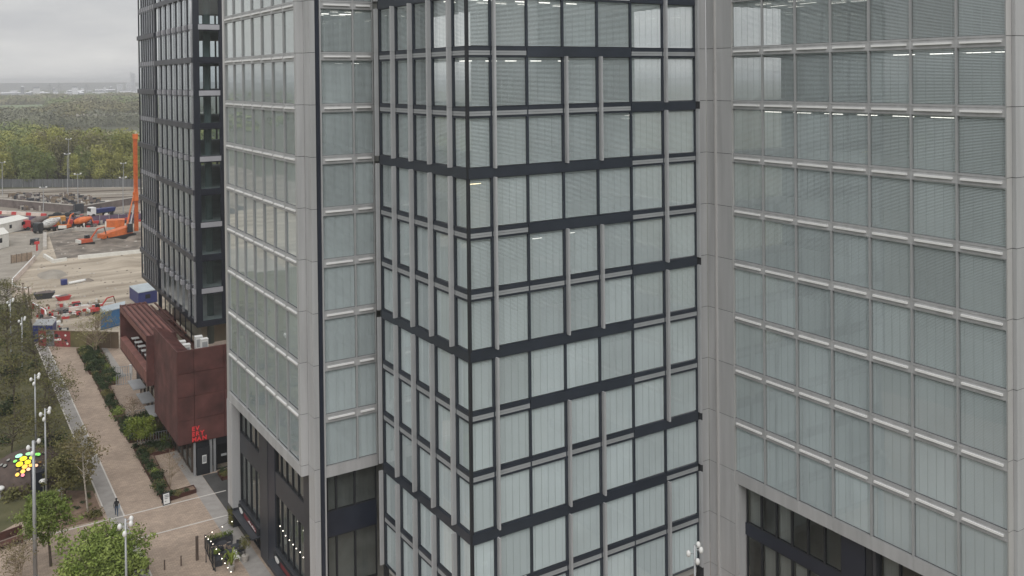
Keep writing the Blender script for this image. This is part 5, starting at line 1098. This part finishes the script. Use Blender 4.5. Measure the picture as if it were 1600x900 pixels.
# skips, pallets, pipes and heaps
def skip_(label, x, y, rz, m, sc=1):
    t = thing('skip', label, 'skip', (x, y, 0), None, rz); t.scale = (sc, sc, sc)
    local('body', MB().hull8([(-1.3, -.7, 0), (1.3, -.7, 0), (1.3, .7, 0), (-1.3, .7, 0)], [(-1.9, -.85, 1.15), (1.9, -.85, 1.15), (1.9, .85, 1.15), (-1.9, .85, 1.15)]).mesh('body', m), t)
    local('rim', MB().box(-1.95, 1.95, -.92, -.82, 1.1, 1.22).box(-1.95, 1.95, .82, .92, 1.1, 1.22).mesh('rim', m), t); local('load', MB().hull8([(-1.7, -.8, 1.1), (1.7, -.8, 1.1), (1.7, .8, 1.1), (-1.7, .8, 1.1)], [(-1, -.4, 1.5), (1, -.4, 1.45), (.9, .4, 1.55), (-1, .4, 1.4)]).mesh('load', CONCD), t)
skip_('low grey and dark skip on the earth beyond the mural', 18.7, 203.2, R(-5), DARKP, 1.0); skip_('red skip among barriers right of the grey skip', 21.7, 199.5, R(10), RED, .7); skip_('white skip by the timber posts at the left of the site', 16.9, 181.5, R(15), WHITE, .8); skip_('pale grey skip beside the materials behind the budding tree', 20.2, 189.0, R(20), CONC, .6)
for i, (x0, y0, x1, y1_, lab) in enumerate(((24.3, 213.8, 27.6, 215.2, 'white pipe lying beside the small navy box'), (20.1, 202.6, 22.4, 201.0, 'white pipe section between the two skips'), (16.4, 178.8, 18.9, 180.5, 'white pipe bundle behind the navy cabin'))):
    t = thing('pipe', lab, 'pipe', (x0, y0, 0)); MB().tube((x0, y0, .32), (x1, y1_, .32), .3, .3, 8).build('barrel', WHITE, t); MB().tube((x1, y1_, .32), (x1+(x1-x0)*.05, y1_+(y1_-y0)*.05, .32), .34, .34, 8).build('collar', STEEL, t)
def heap(label, x, y, rx, ry, h, m, seed):
    rg = random.Random(seed); b = MB(); n_ = 14
    ring = []
    for j_ in range(4):
        f_ = 1-j_/4; ring.append([(x+rx*f_*math.cos(k*6.283/n_)*rg.uniform(.8, 1.15), y+ry*f_*math.sin(k*6.283/n_)*rg.uniform(.8, 1.15), h*(1-f_)**.8*rg.uniform(.85, 1.1) if j_ else -.05) for k in range(n_)])
    for r0_, r1_ in zip(ring, ring[1:]):
        for k in range(n_): b.quad(r0_[k], r0_[(k+1) % n_], r1_[(k+1) % n_], r1_[k])
    for k in range(n_): b.quad(ring[-1][k], ring[-1][(k+1) % n_], (x, y, h), (x, y, h))
    tag(b.build('spoil_heap', m), label, 'heap', 'spoil heaps')
heap('dark spoil heap round the digging excavator', 39.5, 264.5, 6, 3, 1.1, MUD, 1); heap('dark spoil heap at the foot of the piling rig', 49, 266, 5, 4, 1.4, MUD, 2); heap('round grey earth heap on the bare site', 22.6, 227, 3.0, 6.0, 1.0, HAUL, 3); heap('small brown heap at the end of the white pipe', 28.3, 215.4, 1.3, 1.2, .7, MUD, 4); heap('low dark heap in front of the pit excavator', 33, 261, 5, 2.5, .6, MUD, 5); heap('pale earth heap near the right edge by the black tower', 38, 232, 5, 9, .8, SAND, 6)
rg = random.Random(77); b = MB()
for _ in range(420):
    t_ = rg.random(); x = 24+rg.uniform(0, 26); y = 372-0.9*(x-24)+rg.uniform(-24, 24); s_ = rg.uniform(.2, .9); b.box(x, x+s_*rg.uniform(.6, 2.5), y, y+s_, 0, rg.uniform(.4, 1.7), rg.randrange(4))
tag(b.build('stored_materials', [CONC, DARKP, CONCD, TIMB]), kind='stuff')
b = MB()
for _ in range(240):
    x = rg.uniform(24, 60); y = rg.uniform(294, 316); s_ = rg.uniform(.2, .8); b.box(x, x+s_*rg.uniform(.6, 2.5), y, y+s_, 0, rg.uniform(.3, 1.4), rg.randrange(6))
for _ in range(110):
    x = rg.uniform(19.5, 27); y = rg.uniform(183, 194); s_ = rg.uniform(.15, .5); b.box(x, x+s_*rg.uniform(1, 3), y, y+s_, 0, rg.uniform(.2, .8), rg.randrange(6))
for _ in range(70):
    x = rg.uniform(15.8, 19); y = rg.uniform(174, 196); s_ = rg.uniform(.15, .4); b.box(x, x+s_*rg.uniform(1, 3), y, y+s_, 0, rg.uniform(.2, .7), rg.randrange(6))
tag(b.build('site_clutter', [CONC, DARKP, CONCD, TIMB, RED, CREAM]), kind='stuff')
b = MB()
for _ in range(900):
    x = rg.uniform(15, 70); y = rg.uniform(176, 300); s_ = rg.uniform(.06, .28)
    if x < 15+(y-200)*.06: continue
    b.hull8([(x-s_, y-s_, 0), (x+s_, y-s_*.8, 0), (x+s_, y+s_, 0), (x-s_*.7, y+s_, 0)], [(x-s_*.5, y-s_*.4, s_*.7), (x+s_*.4, y-s_*.3, s_*.8), (x+s_*.3, y+s_*.5, s_*.6), (x-s_*.3, y+s_*.4, s_*.7)], rg.randrange(3))
tag(b.build('site_rubble', [CONC, MUD, HAUL]), kind='stuff')
for i in range(5):
    o = MB(); y = 352+i*12; o.hull8([(-60, y+52, .02), (150, y-40, .02), (150, y-38.4, .02), (-60, y+53.6, .02)], [(-60, y+52, .16), (150, y-40, .16), (150, y-38.4, .16), (-60, y+53.6, .16)]); tag(o.build('railway_track', (CREAM, BRONZE, CONC, BRONZE, CONC)[i]), kind='structure')
for i, (x, y, h, lab) in enumerate(((43.8, 383.5, 16, 'thin floodlight mast straight beyond the ramp portal'), (47.6, 412, 20, 'thin pole at the foot of the wood right of the floodlight mast'), (40.7, 330, 13, 'lamp mast with white heads standing by the ramp portal'), (52.6, 318.5, 12, 'thin pole left of the piling rig'), (22.9, 397, 13, 'thin pole at the far left of the railway'), (30.8, 333, 9, 'thin post behind the red and white barriers'), (66, 398, 10, 'thin pole behind the piling rig'))):
    t = thing('site_mast', lab, 'mast', (x, y, 0)); MB().tube((x, y, 0), (x, y, h), .16, .08, 6).build('pole', STEEL, t); MB().box(x-1.0, x+1.0, y-.1, y+.1, h-.5, h-.3).build('cross_bar', STEEL, t)
    for s_ in (-.9, .9): MB().box(x+s_-.25, x+s_+.25, y-.3, y+.1, h-.3, h+.05).build('floodlight', WHITE, t)
t = thing('guide_post', 'red guide post at the mouth of the haul road', 'post', (22.6, 262, 0)); MB().box(22.4, 22.8, 261.8, 262.2, 0, 2.4).build('shaft', RED, t); MB().box(22.0, 23.2, 261.7, 261.78, 1.7, 2.4).build('sign_plate', RED, t)
# ------------------------------------------------------------------ haze
HZ = bpy.data.materials.new('haze_air'); HZ.use_nodes = True; t_ = HZ.node_tree; t_.nodes.clear(); o_ = t_.nodes.new('ShaderNodeOutputMaterial'); v_ = t_.nodes.new('ShaderNodeVolumePrincipled')
v_.inputs['Color'].default_value = (0.97, 0.98, 1.0, 1); v_.inputs['Density'].default_value = 0.00023; v_.inputs['Anisotropy'].default_value = 0.0; t_.links.new(v_.outputs[0], o_.inputs['Volume'])
tag(MB().box(-9050, 9050, -9050, 9050, -1.0, 66).build('haze', HZ), kind='stuff')
